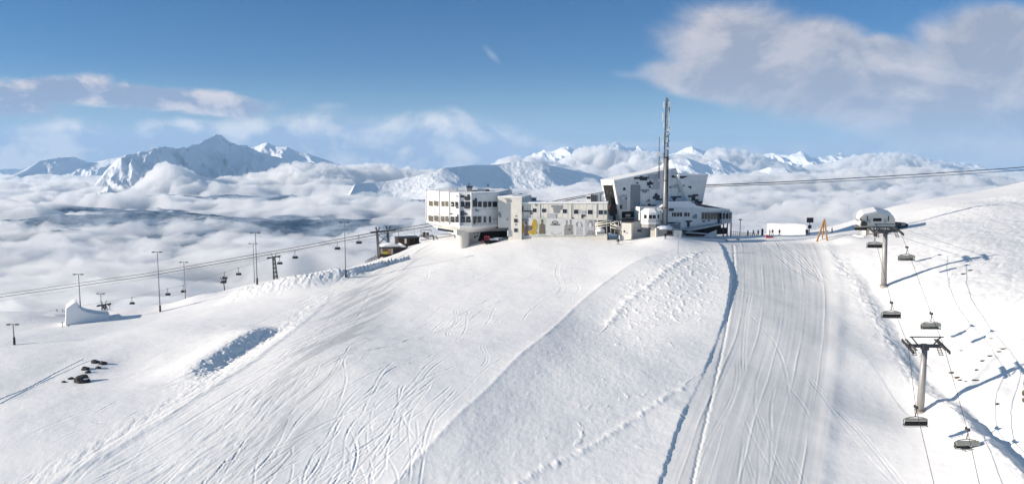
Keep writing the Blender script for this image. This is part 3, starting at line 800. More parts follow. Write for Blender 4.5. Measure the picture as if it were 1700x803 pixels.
for fi, xs, wm in wins:
    for (x0, x1) in xs:
        k = {0: 1.2, 1: .7}.get(fi, 0)
        f = FA[fi]; fr = MB(); f.rect(fr, x0 - .4, 334 - k, x1 + .4, 344 - k, .06, .3); fro = fr.build('window', LGREY if fi > 2 else CREAM, tw)  # frame colour follows the light: cream on lit facets, grey on shaded
        pn_ = MB(); f.rect(pn_, x0, 334.8 - k, x1, 343.2 - k, .09, .2); pn_.build('pane', wm, fro)
low = [(0, [(711.5, 719.5), (721, 730)]), (1, [(732.5, 738.5), (739.8, 746)]), (2, [(748.5, 755), (756.3, 762.5)]), (3, [(765, 772), (774, 781.5)]), (4, [(785.5, 791), (792.5, 799), (803, 806.5), (812, 814.5)])]
for fi, xs in low:
    for (x0, x1) in xs:
        k = {0: 1.5, 1: .8}.get(fi, 0)
        f = FA[fi]; fr = MB(); f.rect(fr, x0 - .4, 358.4 - k, x1 + .4, 370 - k, .06, .3); fro = fr.build('window', LGREY if fi > 2 else CREAM, tw)
        pn_ = MB(); f.rect(pn_, x0, 359.4 - k, x1, 369 - k, .09, .2); pn_.build('pane', TAN if fi < 2 else GLASS, fro)  # lower panes also tan on the lit side for the reflection
def camo(fac, rects, m_, parent, name='camouflage_panel'):
    for i, r in enumerate(rects): m = MB(); fac.rect(m, *r, .12 + .004 * (i % 5), .1); m.build(name, m_, parent)
camo(FA[0], [(720, 346, 722, 349), (719.5, 350, 724, 353), (719.5, 353, 728.5, 356.5), (720, 331, 725, 332.5)], LGREY, tw)
camo(FA[2], [(757, 341, 763, 346), (759, 356, 763, 360), (748, 353.5, 751.5, 356)], DARK, tw)
camo(FA[3], [(764, 324.5, 771, 328), (771, 326, 781, 331), (772, 329, 780, 332.5), (771, 341, 780, 346), (764, 350, 771, 358.5), (771, 353.5, 775, 356.5), (776, 322.5, 780, 326)], DARK, tw)
camo(FA[4], [(785, 332, 788, 336), (788, 329, 791.5, 342), (803, 342, 806, 344.5), (786, 368, 789, 371.5)], DARK, tw)
camo(FA[4], [(789, 346, 791, 351), (791, 348.5, 795, 351), (819, 364, 821, 366)], MGREY, tw)
camo(FA[3], [(764, 372, 769, 374)], LGREY, tw)
camo(FA[2], [(757, 324, 763, 327), (749, 338, 752, 341)], MGREY, tw)
camo(FA[1], [(738, 330, 743, 332)], LGREY, tw)
for fi, x0, x1 in ((0, 709.5, 730.5), (1, 731.5, 746.5), (2, 747.5, 763), (3, 764, 782.5), (4, 783.5, 827)):
    f = FA[fi]
    for yy, kk_ in ((347.5, 'joint'), (372.6, 'joint')): m = MB(); f.rect(m, x0, yy - .25, x1, yy + .25, .03, .1); m.build('panel_joint', MGREY, tw)
    A, B_ = f.pt((x0), 340), f.pt(x1, 340); zr = zb + .62
    m = MB(); m.bar(Vector((A.x, A.y, zr + 1.0)) + f.n * .5, Vector((B_.x, B_.y, zr + 1.0)) + f.n * .5, .08)
    nb = max(3, int((x1 - x0) / 4))
    for k in range(nb + 1): q_ = Vector((A.x, A.y, 0)).lerp(Vector((B_.x, B_.y, 0)), k / nb) + f.n * .5; m.bar((q_.x, q_.y, zb - .1), (q_.x, q_.y, zr + 1.0), .07)
    m.build('balcony_rail', STEEL, tw)
# hanging sill with a ribbon of windows below the overhang
f = Facade((727, 219), (757, 211)); m = MB(); f.poly(m, [(724, 376), (758, 381.5), (758, 390), (752, 389)], .0, 1.2); m.build('sill', CREAM, tw)
w_ = MB(); f.poly(w_, [(727, 378), (753, 382), (753, 386), (727, 382)], .06, .2); w_.build('window', GLASS, tw)
# round base
q = P(768, 401.5, 215.5); rad = 1.95
m = MB(); m.prism([(q.x + rad * math.cos(t), q.y + rad * math.sin(t), Z(-27)) for t in [6.2832 * i / 28 for i in range(28)]], (0, 0, 7.2))
col = m.build('round_base', CREAM, tw)
# recessed basement and the lintel slab running to the right
f = Facade((778, 217), (846, 221)); m = MB(); f.poly(m, [(776, 383), (846, 382), (846, 400), (776, 412)], -2.2, 3); m.build('basement_wall', DWOOD, tw)  # wall coloured dark for the shade under the overhang
m = MB(); f.poly(m, [(776, 380), (845, 377.5), (845, 382.5), (776, 384)], .6, 4.5); m.build('lintel', CREAM, tw)
m = MB(); f.poly(m, [(777, 384), (799, 384), (796, 396), (790, 407), (777, 411)], -.5, 1.0); m.build('side_wall', CREAM, tw)
for r_ in [(787, 385, 789, 387), (793, 385.5, 795, 387.5), (788, 392, 790.5, 395), (792, 390.5, 794, 392.5)]: m = MB(); f.rect(m, *r_, -.4, .2); m.build('vent', BLACK, tw)
# roof structures
def blockpx(px0, px1, y0, y1, D, dep, m_, name, parent, out=None):
    f_ = Facade((px0, D), (px1, D)); m = MB(); f_.rect(m, px0, y0, px1, y1, 0, dep); return m.build(name, m_, parent)
blockpx(744, 758, 313.5, 323, 224, 5, WHITE, 'roof_hut', tw); blockpx(758, 775, 317, 323, 226, 4, TAN, 'roof_louvre', tw)
for k in range(6): blockpx(748.5 + k * 4.2, 750.5 + k * 4.2, 317.6, 319.2, 223.8, .2, DARK, 'roof_window', tw)
tu = blockpx(775, 783, 311, 325, 222, 3, MGREY, 'turret', tw); blockpx(774, 784.5, 309, 311.5, 221.9, 3.2, DSTEEL, 'turret_roof', tw)
m = MB(); p0 = P(778.5, 311, 222); m.tube([p0, p0 + Vector((0, 0, 1.5))], .22, 8, .04); m.build('finial', DSTEEL, tw)
blockpx(784, 793, 316, 325, 225, 4, MGREY, 'roof_hut', tw); blockpx(793, 806.5, 313, 326, 223, 5, WHITE, 'roof_hut', tw); blockpx(806.5, 812, 315, 327, 222.5, 3, DSTEEL, 'chimney', tw)
blockpx(813, 832, 321.5, 328, 224, 4, LGREY, 'roof_hut', tw); blockpx(814, 826, 321, 323.5, 222.5, 2, DARK, 'roof_rail', tw)
m = MB(); p0 = P(810, 315, 223); m.tube([p0, p0 + Vector((0, 0, 1.4))], .06, 6); m.box((p0.x, p0.y, p0.z + 1.4), (.4, .2, .5)); m.build('roof_sign', DSTEEL, tw)

# ================================================================== block and long wing
b = base_at(846, 212)
bl = thing('stair_block', 'plain cream windowless block between the restaurant tower and the poster wing', 'building', b)
f = Facade((826.5, 213), (866, 211.5)); m = MB(); f.poly(m, [(826.5, 327), (866, 328), (866, 400), (844, 402), (844, 378), (827, 378)], 0, 14); m.build('wall', CREAM, bl)
fb = f
m = MB(); f.poly(m, [(825.8, 325.8), (838, 325.2), (846, 324.4), (853, 325.6), (866.6, 326.6), (866.6, 328), (825.8, 327.2)], .15, 13.5); m.build('roof_snow', SNOWCAP, bl)
camo(f, [(838, 329.5, 846, 331), (841, 331, 848, 335.5), (827, 352, 830, 358), (829, 354.5, 832, 361), (841, 363, 844, 365)], MGREY, bl)
camo(f, [(853.5, 363, 859, 369), (853.5, 379, 859, 385)], DARK, bl, 'shutter'); camo(f, [(855, 357.5, 858, 359.5), (855, 371, 857, 374)], MGREY, bl)
bb = thing('rear_block', 'bluish shaded flat-roofed block rising behind the cream block', 'building', base_at(880, 228))
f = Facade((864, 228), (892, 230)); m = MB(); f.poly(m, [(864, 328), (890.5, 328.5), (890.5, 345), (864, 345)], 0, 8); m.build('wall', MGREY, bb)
for x in (869, 874, 879, 885.5): m = MB(); f.rect(m, x, 331, x + 2.2, 335, .06, .1); m.build('window', GLASS, bb)
m = MB(); f.poly(m, [(863, 326.8), (891, 327.6), (891, 329), (863, 328.4)], .1, 8); m.build('roof_snow', SNOWCAP, bb)
blockpx(848, 856, 322, 328, 224, 3, DSTEEL, 'roof_machine', bb); blockpx(861, 867, 321.5, 330, 223, 2, DSTEEL, 'roof_machine', bb)

b = base_at(930, 211)
wg = thing('long_wing', 'long low cream wing with small square windows above the row of posters', 'building', b)
FW = Facade((862, 212.5), (1008, 208))
m = MB(); FW.poly(m, [(862, 337.5), (1008, 336.8), (1008, 402), (862, 402)], 0, 6); m.build('wall', CREAM, wg)
m = MB(); FW.poly(m, [(861.5, 336), (880, 335.2), (910, 335.8), (950, 335), (985, 335.6), (1008.5, 335.3), (1008.5, 337.2), (861.5, 337.8)], .25, 6.5); m.build('roof_snow', SNOWCAP, wg)
for (x0, x1, y0, y1) in [(884.5, 890, 346.3, 352), (900, 906, 346.5, 352), (934.5, 940.5, 347.4, 353.6), (953, 959.5, 348.2, 354.6), (976, 983, 348.6, 355.2), (994, 1000.5, 349, 355.6), (1003, 1007, 349, 355.6)]:
    fr = MB(); FW.rect(fr, x0 - .5, y0 - .5, x1 + .5, y1 + .5, .06, .2); o = fr.build('window', LGREY, wg)
    g_ = MB(); FW.rect(g_, x0, y0, (x0 + x1) / 2 - .2, y1, .1, .1); FW.rect(g_, (x0 + x1) / 2 + .2, y0, x1, y1, .1, .1); g_.build('pane', GLASS, o)
camo(FW, [(915, 340.5, 933, 344), (918, 344, 932, 348), (919, 348, 928, 353), (888, 338, 890.5, 342)], MGREY, wg)
camo(FW, [(870, 349.5, 884, 351.5), (866, 342, 869, 352), (965, 356, 971.5, 359), (965, 359, 968, 362), (880, 352.5, 883, 355.5), (949, 361, 952, 364)], DARK, wg)
camo(FW, [(908, 354.5, 923, 363), (961, 349, 972, 354)], LGREY, wg)
blockpx(949, 952, 360.8, 364, 210.2, .3, DSTEEL, 'wall_lamp', wg)
for xx in (868, 876, 884, 893, 902, 911, 925, 934, 943, 952, 961, 973, 984, 993, 1002): m = MB(); FW.rect(m, xx - .12, 338, xx + .12, 361, .02, .05); m.build('panel_joint', MGREY, wg)
for xx in (896, 948, 990): m = MB(); FW.rect(m, xx, 338, xx + .7, 361, .12, .1); m.build('downpipe', LGREY, wg)
for xx, w_, h_ in ((880, 3, 1.8), (905, 2, 1.2), (938, 4, 1.5), (957, 2, 2.2)): m = MB(); FW.rect(m, xx, 336.6 - h_, xx + w_, 337, -2, 1.2); m.build('roof_vent', MGREY, wg)
# posters on the wing
def banner(x0, x1, y0, y1, label, m_, figs):
    f_ = FW; mid = f_.pt((x0 + x1) / 2, y1, .2)
    t = thing('poster', label, 'poster', mid, 'posters along the long wing')
    m = MB(); f_.rect(m, x0, y0, x1, y1, .22, .1); m.build('sheet', m_, t)
    for i, (pix, mm) in enumerate(figs): m = MB(); f_.poly(m, pix, .235 + .012 * i, .1); m.build('printed_figure', mm, t)
    return t
def blob(cx_, cy_, rx, ry, n=14, seed=0, top=None):
    rg = random.Random(seed); return [(cx_ + rx * math.cos(6.2832 * i / n) * (.85 + .3 * rg.random()), cy_ + ry * math.sin(6.2832 * i / n) * (.85 + .3 * rg.random())) for i in range(n)]
def person_pix(cx_, y0, y1, w):
    h = y1 - y0
    return [(cx_ - w * .12, y0 + h * .28), (cx_ - w * .2, y0 + h * .12), (cx_ - w * .1, y0), (cx_ + w * .1, y0), (cx_ + w * .2, y0 + h * .12), (cx_ + w * .12, y0 + h * .28), (cx_ + w * .42, y0 + h * .38), (cx_ + w * .5, y1), (cx_ - w * .5, y1), (cx_ - w * .42, y0 + h * .38)]
banner(860, 893.8, 361.3, 391.5, 'poster with yellow figures, leftmost on the long wing', BANNER,
       [(blob(870, 365, 7.5, 2.8, seed=2), PGREY), (blob(865.5, 380, 5.6, 9.5, seed=3), MUSTARD), (person_pix(874.5, 367, 391, 8), PINKGREY), (blob(873.5, 370, 2.2, 2.4, seed=4), OLIVE),
        (blob(887.5, 373, 4.8, 10.5, seed=5), MUSTARD), (blob(880, 378, 4.5, 4, seed=6), OLIVE), (blob(884, 385.5, 8, 3.6, seed=7), MUSTARD), ([(862, 370), (868, 367), (871, 374), (863, 377)], MUSTARD)])
banner(893.8, 907, 361.6, 391.5, 'pale green poster with one brown standing figure', GREENY, [(person_pix(900.4, 363.5, 388, 11), OLIVE)])
lg = banner(907, 936.5, 362, 391.5, 'pale poster with black oval ring logo and lettering', BANNER, [([(915, 385), (921, 388.3), (933, 385.6), (933.5, 387.2), (921, 390.6), (914, 387)], LGREY)])
m = MB(); NO = 24       # oval ring
oo = [(921.6 + 5.3 * math.cos(6.2832 * i / NO), 369 + 2.5 * math.sin(6.2832 * i / NO)) for i in range(NO)]
ii = [(921.6 + 4.1 * math.cos(6.2832 * i / NO), 369 + 1.15 * math.sin(6.2832 * i / NO)) for i in range(NO)]
for i in range(NO): FW.poly(m, [oo[i], oo[(i + 1) % NO], ii[(i + 1) % NO], ii[i]], .26, .05)
m.build('logo_ring', BLACK, lg)
def text_obj(s_, p, size, nrm, m_, parent, name='lettering', width=None):
    cu = bpy.data.curves.new(name, 'FONT'); cu.body = s_; cu.size = size; cu.extrude = .015; cu.align_x = 'CENTER'; cu.offset = size * .02
    o = bpy.data.objects.new(name, cu); COL.objects.link(o); dg = bpy.context.evaluated_depsgraph_get(); dg.update()
    me = bpy.data.meshes.new_from_object(o.evaluated_get(dg)); bpy.data.objects.remove(o); me.materials.clear(); me.materials.append(m_)
    w = max(v.co.x for v in me.vertices) - min(v.co.x for v in me.vertices); k = (width / w) if width else 1
    X = Vector((-nrm.y, nrm.x, 0)); X = X if X.x > 0 else -X; off = Vector(parent['_o'])
    for v in me.vertices: v.co = Vector(p) + X * v.co.x * k + Vector((0, 0, 1)) * v.co.y + nrm * v.co.z - off
    ob = bpy.data.objects.new(name, me); COL.objects.link(ob); ob.parent = parent; return ob
text_obj("OAKLEY", FW.pt(921.8, 373.8, .26) + FW.n * .02, .5, FW.n, BLACK, lg, width=2.75)
banner(936.5, 952.6, 363, 391.5, 'grey poster of two standing figures beside the logo poster', BANNER, [(person_pix(941, 365, 390, 9), PGREY), (person_pix(947.5, 364, 389.5, 9), PGREY), (blob(946, 381, 2.4, 2.2, seed=9), OLIVE)])
banner(952.6, 971, 363.5, 391, 'grey portrait poster, second from the right end', BANNER, [(blob(962, 373.5, 5.6, 6.5, seed=11), PGREY), (person_pix(961.8, 368, 389.5, 11), LGREY), (blob(962, 373, 2.6, 3.8, seed=12), BANNER)])
banner(971, 987, 364, 390.5, 'grey portrait poster at the right end of the row', LGREY, [(blob(980.5, 372, 5, 6.2, seed=13), PGREY), (blob(980, 374, 2.5, 4.4, seed=14), BANNER), ([(973, 389.5), (977, 382), (984, 382), (986.4, 389.5)], PGREY)])

# ================================================================== slanted cable car station
b = base_at(1075, 212)
st = thing('cable_car_station', 'tall angular cable car station in grey pixel camouflage with a slanted black portal', 'cable car station', b)
FM = Facade((1018, 210.5), (1125, 216.5))
poly_m = [(1018.5, 300.3), (1099, 284), (1122, 280), (1127.5, 291), (1142.5, 331), (1142.5, 366), (1031.5, 366)]
m = MB(); FM.poly(m, poly_m, 0, 8.6); m.build('wall', WHITE, st)
m = MB(); FM.poly(m, [(1018.5, 299.2), (1060, 290.4), (1099, 282.6), (1122, 278.7), (1122.6, 280.2), (1099, 284.5), (1018.5, 300.8)], .12, 8.9); m.build('roof_snow', SNOWCAP, st)
FR = Facade((1124, 214.5), (1176, 220))
m = MB(); FR.poly(m, [(1127, 291.5), (1175.5, 290.2), (1166.5, 336), (1143, 342)], 0, 12); m.build('leaning_wing_wall', WHITE, st)
m = MB(); FR.poly(m, [(1127, 290), (1150, 289.3), (1176.2, 288.8), (1175.8, 290.4), (1127.4, 292.2)], .1, 12.2); m.build('roof_snow', SNOWCAP, st)
m = MB(); FR.poly(m, [(1127.4, 291.2), (1142, 292.6), (1133, 296.5), (1129.5, 296)], .06, .2); m.build('shadow_gap', DARK, st)
# main facade details (crop pixels -> photo pixels)
def cpx(l, s=5.354, ox=950, oy=260): return [(ox + a / s, oy + b_ / s, ox + c / s, oy + d / s) for a, b_, c, d in l]
camo(FM, cpx([(550, 182, 608, 200), (600, 172, 625, 190), (612, 180, 680, 192), (600, 192, 665, 212), (570, 228, 586, 241), (664, 226, 690, 258), (686, 215, 702, 240), (672, 228, 716, 250), (680, 262, 698, 277),
                   (452, 275, 472, 300), (470, 364, 486, 377), (715, 352, 742, 376), (732, 326, 757, 358), (740, 340, 775, 388), (770, 374, 798, 388), (670, 418, 694, 446), (690, 428, 745, 441),
                   (876, 352, 968, 364), (890, 364, 925, 378), (894, 376, 912, 397), (884, 166, 902, 188), (898, 178, 917, 188), (862, 268, 880, 278), (418, 432, 442, 464)]), DARK, st)
camo(FM, cpx([(672, 160, 745, 205), (722, 160, 757, 290), (745, 225, 775, 290), (700, 270, 775, 290), (940, 222, 1000, 262), (905, 245, 960, 278), (942, 262, 990, 316), (878, 255, 925, 277), (880, 112, 920, 121), (880, 142, 900, 151)]), LGREY, st)
camo(FM, cpx([(610, 292, 680, 305), (625, 305, 662, 321), (668, 378, 690, 402), (612, 430, 650, 440), (655, 392, 690, 402), (1020, 360, 1042, 390)]), MGREY, st)
camo(FM, cpx([(440, 335, 485, 360), (415, 352, 440, 376), (425, 376, 485, 470), (448, 400, 478, 470)]), LGREY, st)
camo(FR, cpx([(1030, 262, 1056, 272), (1044, 270, 1056, 284), (985, 252, 997, 262), (1030, 343, 1075, 360), (1070, 334, 1118, 352), (1060, 352, 1092, 392), (1090, 378, 1120, 408), (1112, 396, 1155, 420)]), DARK, st)
m = MB(); FM.rect(m, 1046.6, 307, 1062.5, 351.5, .14, .3); door = m.build('door', MGREY, st)
m = MB(); FM.rect(m, 1032.5, 350.8, 1062.5, 366, .2, .4); m.build('loading_bay', BLACK, st)
m = MB(); FM.rect(m, 1038, 355.5, 1046, 359.5, .28, .1); m.build('bay_window', LGREY, st)
m = MB(); FM.rect(m, 1031, 361.2, 1063, 362.4, .35, .3); m.build('bay_rail', LGREY, st)
for k in range(9):
    xx = 1030 + k * 12; yt = 300.5 - (xx - 1018) * .2 if xx < 1122 else 290; m = MB(); FM.poly(m, [(xx - .1, yt + 2), (xx + .1, yt + 2), (xx + .1, 364), (xx - .1, 364)], .025, .05); m.build('panel_joint', LGREY, st)
for yy in (318, 334, 350): m = MB(); FM.rect(m, 1024 + (yy - 318) * .2, yy - .1, 1136, yy + .1, .022, .05); m.build('panel_joint', LGREY, st)
# portal
class Plane(Facade):
    def __init__(s, A, B, C):
        s.a = Vector(A); s.n = (B - A).cross(C - A).normalized()
        if s.n.x > 0: s.n = -s.n
    def pt(s, px, py, out=0.0):
        d = Vector(ray(px, py)); o = s.a + s.n * out - Vector((0, 0, CAMZ)); return d * (o.dot(s.n) / d.dot(s.n)) + Vector((0, 0, CAMZ))
_A, _B = FM.pt(1018.5, 300.3), FM.pt(1031.5, 366)
FP = Plane(_A, _B, _A - FM.n * 8.6)
def seg(f_, a, b_, w, out=.5, dep=1.4):
    (x0, y0), (x1, y1) = a, b_; return [(x0, y0), (x0 + w, y0), (x1 + w, y1), (x1, y1)]
m = MB(); FP.poly(m, [(1001, 303), (1018, 303), (1032, 372), (1015, 372)], .10, .3); m.build('portal_dark_sheet', BLACK, st)  # flat black sheet on the wall stands in for the unlit interior
m = MB(); FP.poly(m, [(1010.5, 340), (1022.5, 340), (1028.3, 358), (1013.8, 358)], .16, .2); m.build('portal_machinery', MAROON, st)
pf = MB(); FP.poly(pf, [(999, 300), (1001.2, 300), (1016.8, 378), (1014.6, 378)], .3, .4); pf.build('portal_frame', WHITE, st)
pf = MB(); FP.poly(pf, [(1017.6, 300), (1020.6, 300), (1033.6, 374), (1030.6, 374)], .3, .4); pf.build('portal_frame', WHITE, st)
pf = MB(); FP.poly(pf, [(1001.2, 300), (1009, 300), (1010.3, 306.6), (1002.6, 306.6)], .53, .8); FP.poly(pf, [(1009.6, 300), (1017.9, 300), (1019.1, 306.6), (1011, 306.6)], .53, .8); pf.build('portal_frame', WHITE, st)
for r_ in ((1007.6, 316, 1009.6, 322.6), (1014, 319, 1016, 322)): m = MB(); FP.poly(m, [(r_[0], r_[1]), (r_[2], r_[1]), (r_[2] + .8, r_[3]), (r_[0] + .8, r_[3])], .2, .15); m.build('rope_guide', DSTEEL, st)
for q4 in ([(1012.5, 358), (1018, 358), (1019, 366), (1014, 366)], [(1023, 356), (1027, 353), (1030, 366), (1024, 367)]): m = MB(); FP.poly(m, q4, .22, .15); m.build('portal_machinery', LGREY, st)
# lower right wing of the station
FL = Facade((1060, 208.5), (1213, 216))
rw = thing('station_side_wing', 'low shaded grey-white wing with terrace at the foot of the leaning cable car station', 'building', base_at(1150, 212))
m = MB(); FL.poly(m, [(1062, 343.5), (1142, 343.5), (1166, 345), (1212, 348.5), (1212, 367), (1200, 372), (1190, 376), (1190, 395), (1062, 395)], 0, 12); m.build('wall', WHITE, rw)
m = MB(); FL.poly(m, [(1097, 343.8), (1108, 336), (1145, 334.4), (1150, 337), (1168, 343.6), (1212, 347), (1212.5, 348.8), (1166, 345.4), (1142, 344.2)], .15, 8); m.build('roof_snow', SNOWCAP, rw)
m = MB(); FL.poly(m, [(1150, 336), (1163, 338.5), (1176, 341), (1205, 346.5), (1170, 344), (1156, 341)], .2, 6); m.build('roof_machine', DSTEEL, rw)
for (x0, x1) in [(1115.6, 1117.8), (1118.8, 1122.2), (1123.6, 1127.6), (1128.6, 1132.2), (1136, 1140.4), (1141.6, 1144.4)]:
    m = MB(); FL.rect(m, x0, 352.8, x1, 359.2, .1, .3); m.build('window', GLASS, rw)
fr = MB(); FL.rect(fr, 1163.5, 351.5, 1194.5, 365, .08, .3); wo = fr.build('window', LGREY, rw)
for k in range(6): m = MB(); FL.rect(m, 1165 + k * 4.8, 353, 1169 + k * 4.8, 363.4, .12, .1); m.build('pane', OLIVE if k < 4 else GLASS, wo)
camo(FL, cpx([(858, 460, 900, 482), (836, 582, 915, 596), (1005, 567, 1065, 580), (1020, 580, 1043, 624), (1155, 568, 1180, 580), (1205, 562, 1225, 572), (1292, 500, 1312, 590)]), DARK, rw)
camo(FL, cpx([(1070, 522, 1108, 550), (1085, 510, 1108, 530), (940, 584, 962, 598), (900, 580, 930, 590), (870, 600, 960, 640)]), MGREY, rw)
m = MB(); FL.poly(m, [(1130, 380.5), (1196, 369.6), (1196, 371.8), (1140, 383)], 1.6, 1.4); m.build('ramp', LGREY, rw)
m = MB(); FL.poly(m, [(1133, 383), (1196, 372.5), (1196, 378), (1172, 388), (1138, 388)], .4, .3); m.build('ramp_shade_sheet', BLACK, rw)  # black sheet put where shade falls under the ramp
m = MB(); FL.poly(m, [(1134, 383.4), (1168, 386), (1168, 388), (1132, 385.4)], 2.4, 1.5); m.build('ramp', LGREY, rw)
m = MB(); FL.poly(m, [(1132, 386), (1168, 388.2), (1164, 391.2), (1136, 390)], 1.6, .5); m.build('ramp_shade_sheet', BLACK, rw)  # black shade sheet under the lower ramp
# terrace at the right end
te = thing('terrace', 'glazed terrace box on thin posts at the far right end of the station', 'terrace', base_at(1205, 214))
f = Facade((1194, 214.5), (1214, 216.5)); m = MB(); f.rect(m, 1196, 351.5, 1212.5, 353, .7, 5); m.build('roof', LGREY, te)
m = MB(); f.rect(m, 1196, 363, 1212.5, 370.5, .6, 4); m.build('deck', LGREY, te)
m = MB(); f.rect(m, 1196.5, 353, 1212, 363, .3, 3.4); m.build('glazing', GLASS, te)
for x in (1196.6, 1201.5, 1207, 1212): m = MB(); f.rect(m, x, 352.8, x + .8, 363.2, .66, .3); m.build('mullion', LGREY, te)
for x in (1199, 1205.5, 1211.6): m = MB(); f.rect(m, x, 370, x + .9, 392, .5, .3); m.build('post', DSTEEL, te)
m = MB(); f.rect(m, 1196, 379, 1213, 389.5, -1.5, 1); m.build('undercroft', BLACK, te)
# plinth wall below the station front
pw = thing('retaining_wall', 'long light grey retaining wall under the station front', 'wall', base_at(1075, 206))
f = Facade((1047, 206.5), (1103, 208)); m = MB(); f.poly(m, [(1031, 366.5), (1102, 367.5), (1102, 398), (1031, 398)], 0, 3.5); m.build('wall', LGREY, pw)
m = MB(); f.poly(m, [(1031, 366), (1102, 367), (1102, 368), (1031, 367)], .15, 3.6); m.build('coping', DSTEEL, pw)
camo(f, [(1058, 381, 1064, 384.6), (1078, 375, 1081, 380)], DARK, pw); camo(f, [(1064, 372, 1066, 386), (1086, 371, 1093, 378)], MGREY, pw)
cbx = thing('cream_annex', 'small sunlit cream annex at the right foot of the slanted portal', 'annex', base_at(1040, 204))
f = Facade((1031.5, 205), (1048.5, 204)); m = MB(); f.poly(m, [(1032, 369.5), (1048, 369.5), (1048, 397), (1032, 399)], 0, 3); m.build('wall', CREAM, cbx)
m = MB(); f.rect(m, 1031.6, 368, 1048.6, 369.6, .12, 3.3); m.build('roof', DSTEEL, cbx)
m = MB(); f.rect(m, 1035.2, 382.4, 1037.6, 385.4, .06, .2); m.build('vent', BLACK, cbx); m = MB(); f.rect(m, 1037, 385.6, 1042, 387.4, .1, .2); m.build('sill', LGREY, cbx)
# machinery gantry between wing and portal
ga = thing('access_gantry', 'dark steel stair gantry with pale handrails under the slanted portal', 'gantry', base_at(1010, 206))
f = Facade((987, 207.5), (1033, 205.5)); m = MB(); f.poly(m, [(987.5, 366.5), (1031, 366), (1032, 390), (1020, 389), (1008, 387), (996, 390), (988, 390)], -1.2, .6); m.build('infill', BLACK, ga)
for a, b_ in (((988, 371), (1015, 365.5)), ((988, 374), (1030, 367)), ((1014, 372), (1031, 379)), ((1013, 377), (1032, 381)), ((1020, 372), (1030, 377)), ((988, 378), (1012, 374)), ((1016, 370), (1026, 366.5))):
    m = MB(); m.tube([f.pt(*a, .2), f.pt(*b_, .2)], .14, 6); m.build('handrail', CREAM, ga)
for x in (988.5, 1007, 1013.5, 1020, 1027): m = MB(); m.tube([f.pt(x, 367, .1), f.pt(x + .6, 390, .1)], .12, 6); m.build('post', LGREY, ga)
for k in range(5): m = MB(); m.tube([f.pt(1016 + k * 3, 372 + k * 2.2, .25), f.pt(1017 + k * 3, 381 + k * 2, .25)], .09, 6); m.build('brace', BROWNST, ga)
ig = thing('snow_capped_cabin', 'tiny snow-domed cabin at the foot of the gantry', 'cabin', base_at(997, 204))
p0 = P(997, 389, 204); f = Facade((990, 204), (1004, 204)); m = MB(); f.rect(m, 990.5, 384, 1003.5, 391, 0, 2); m.build('wall', CREAM, ig)
m = MB(); m.dome(f.pt(997, 384.2) - f.n * 1, 1.25, 1.2, .95, 16, 6); m.build('snow_cap', SNOWCAP, ig)
for k in range(4): m = MB(); f.rect(m, 991.6 + k * 2.9, 385.2, 993.4 + k * 2.9, 387.6, .05, .1); m.build('window', OLIVE, ig)
# kiosk
k0 = P(1080, 367, 204); kz = k0.z; kk = thing('octagonal_kiosk', 'octagonal lookout kiosk with snowy roof left of the mast foot', 'kiosk', (k0.x, k0.y, kz))
def octa(r, z, n=8, rot=.3927): return [(k0.x + r * math.cos(rot + 6.2832 * i / n), k0.y + r * math.sin(rot + 6.2832 * i / n), z) for i in range(n)]
m = MB(); m.prism(octa(2.65, kz - .6), (0, 0, 3.1)); m.build('wall', WHITE, kk)
m = MB(); m.loft(octa(2.85, kz + 2.45), octa(1.6, kz + 3.5)); m.build('snow_roof', SNOWCAP, kk)
ap = 2.65 * math.cos(.3927)
for i in range(4, 8):
    an = -math.pi / 2 + (i - 5.5) * .7854 + .3927 * (0)
for an in (-math.pi / 2, -math.pi * .75, -math.pi * .25):
    cxk, cyk = k0.x + (ap + .02) * math.cos(an), k0.y + (ap + .02) * math.sin(an)
    for s_ in ((-.5, .5) if an == -math.pi / 2 else (0,)):
        tx, ty = -math.sin(an), math.cos(an); m = MB(); m.box((cxk + tx * s_, cyk + ty * s_, kz + 1.35), (.08, .84, 1.0), an); m.build('window', GLASS, kk)
    m = MB(); m.box((cxk, cyk, kz + .25), (.06, 2.0, .85), an); m.build('apron_panel', LGREY, kk)
m = MB(); m.prism(octa(2.55, kz - 1.6), (0, 0, 1.0)); m.build('base', CONC, kk)

# ================================================================== aerial tramway cabin
tc = thing('cable_car', 'white and dark cable car cabin above the wing roof by the portal', 'cable car', P(984, 337, 212))
f = Facade((972, 212), (997, 211)); m = MB(); f.poly(m, [(973, 324), (980.5, 323.4), (981, 335), (977, 336.6), (973.6, 333)], 0, 2); m.build('cabin', WHITE, tc)
m = MB(); f.rect(m, 981.4, 323.6, 989.5, 336, .1, 2.2); m.build('machine_housing', DSTEEL, tc); m = MB(); f.rect(m, 989.5, 322.4, 996.5, 336.4, -.1, 2.4); m.build('rear_housing', MGREY, tc)
m = MB(); f.rect(m, 974, 326, 980, 330, .06, .2); m.build('window', GLASS, tc); m = MB(); f.rect(m, 976, 336, 994, 338, .1, 2); m.build('undercarriage', DSTEEL, tc)

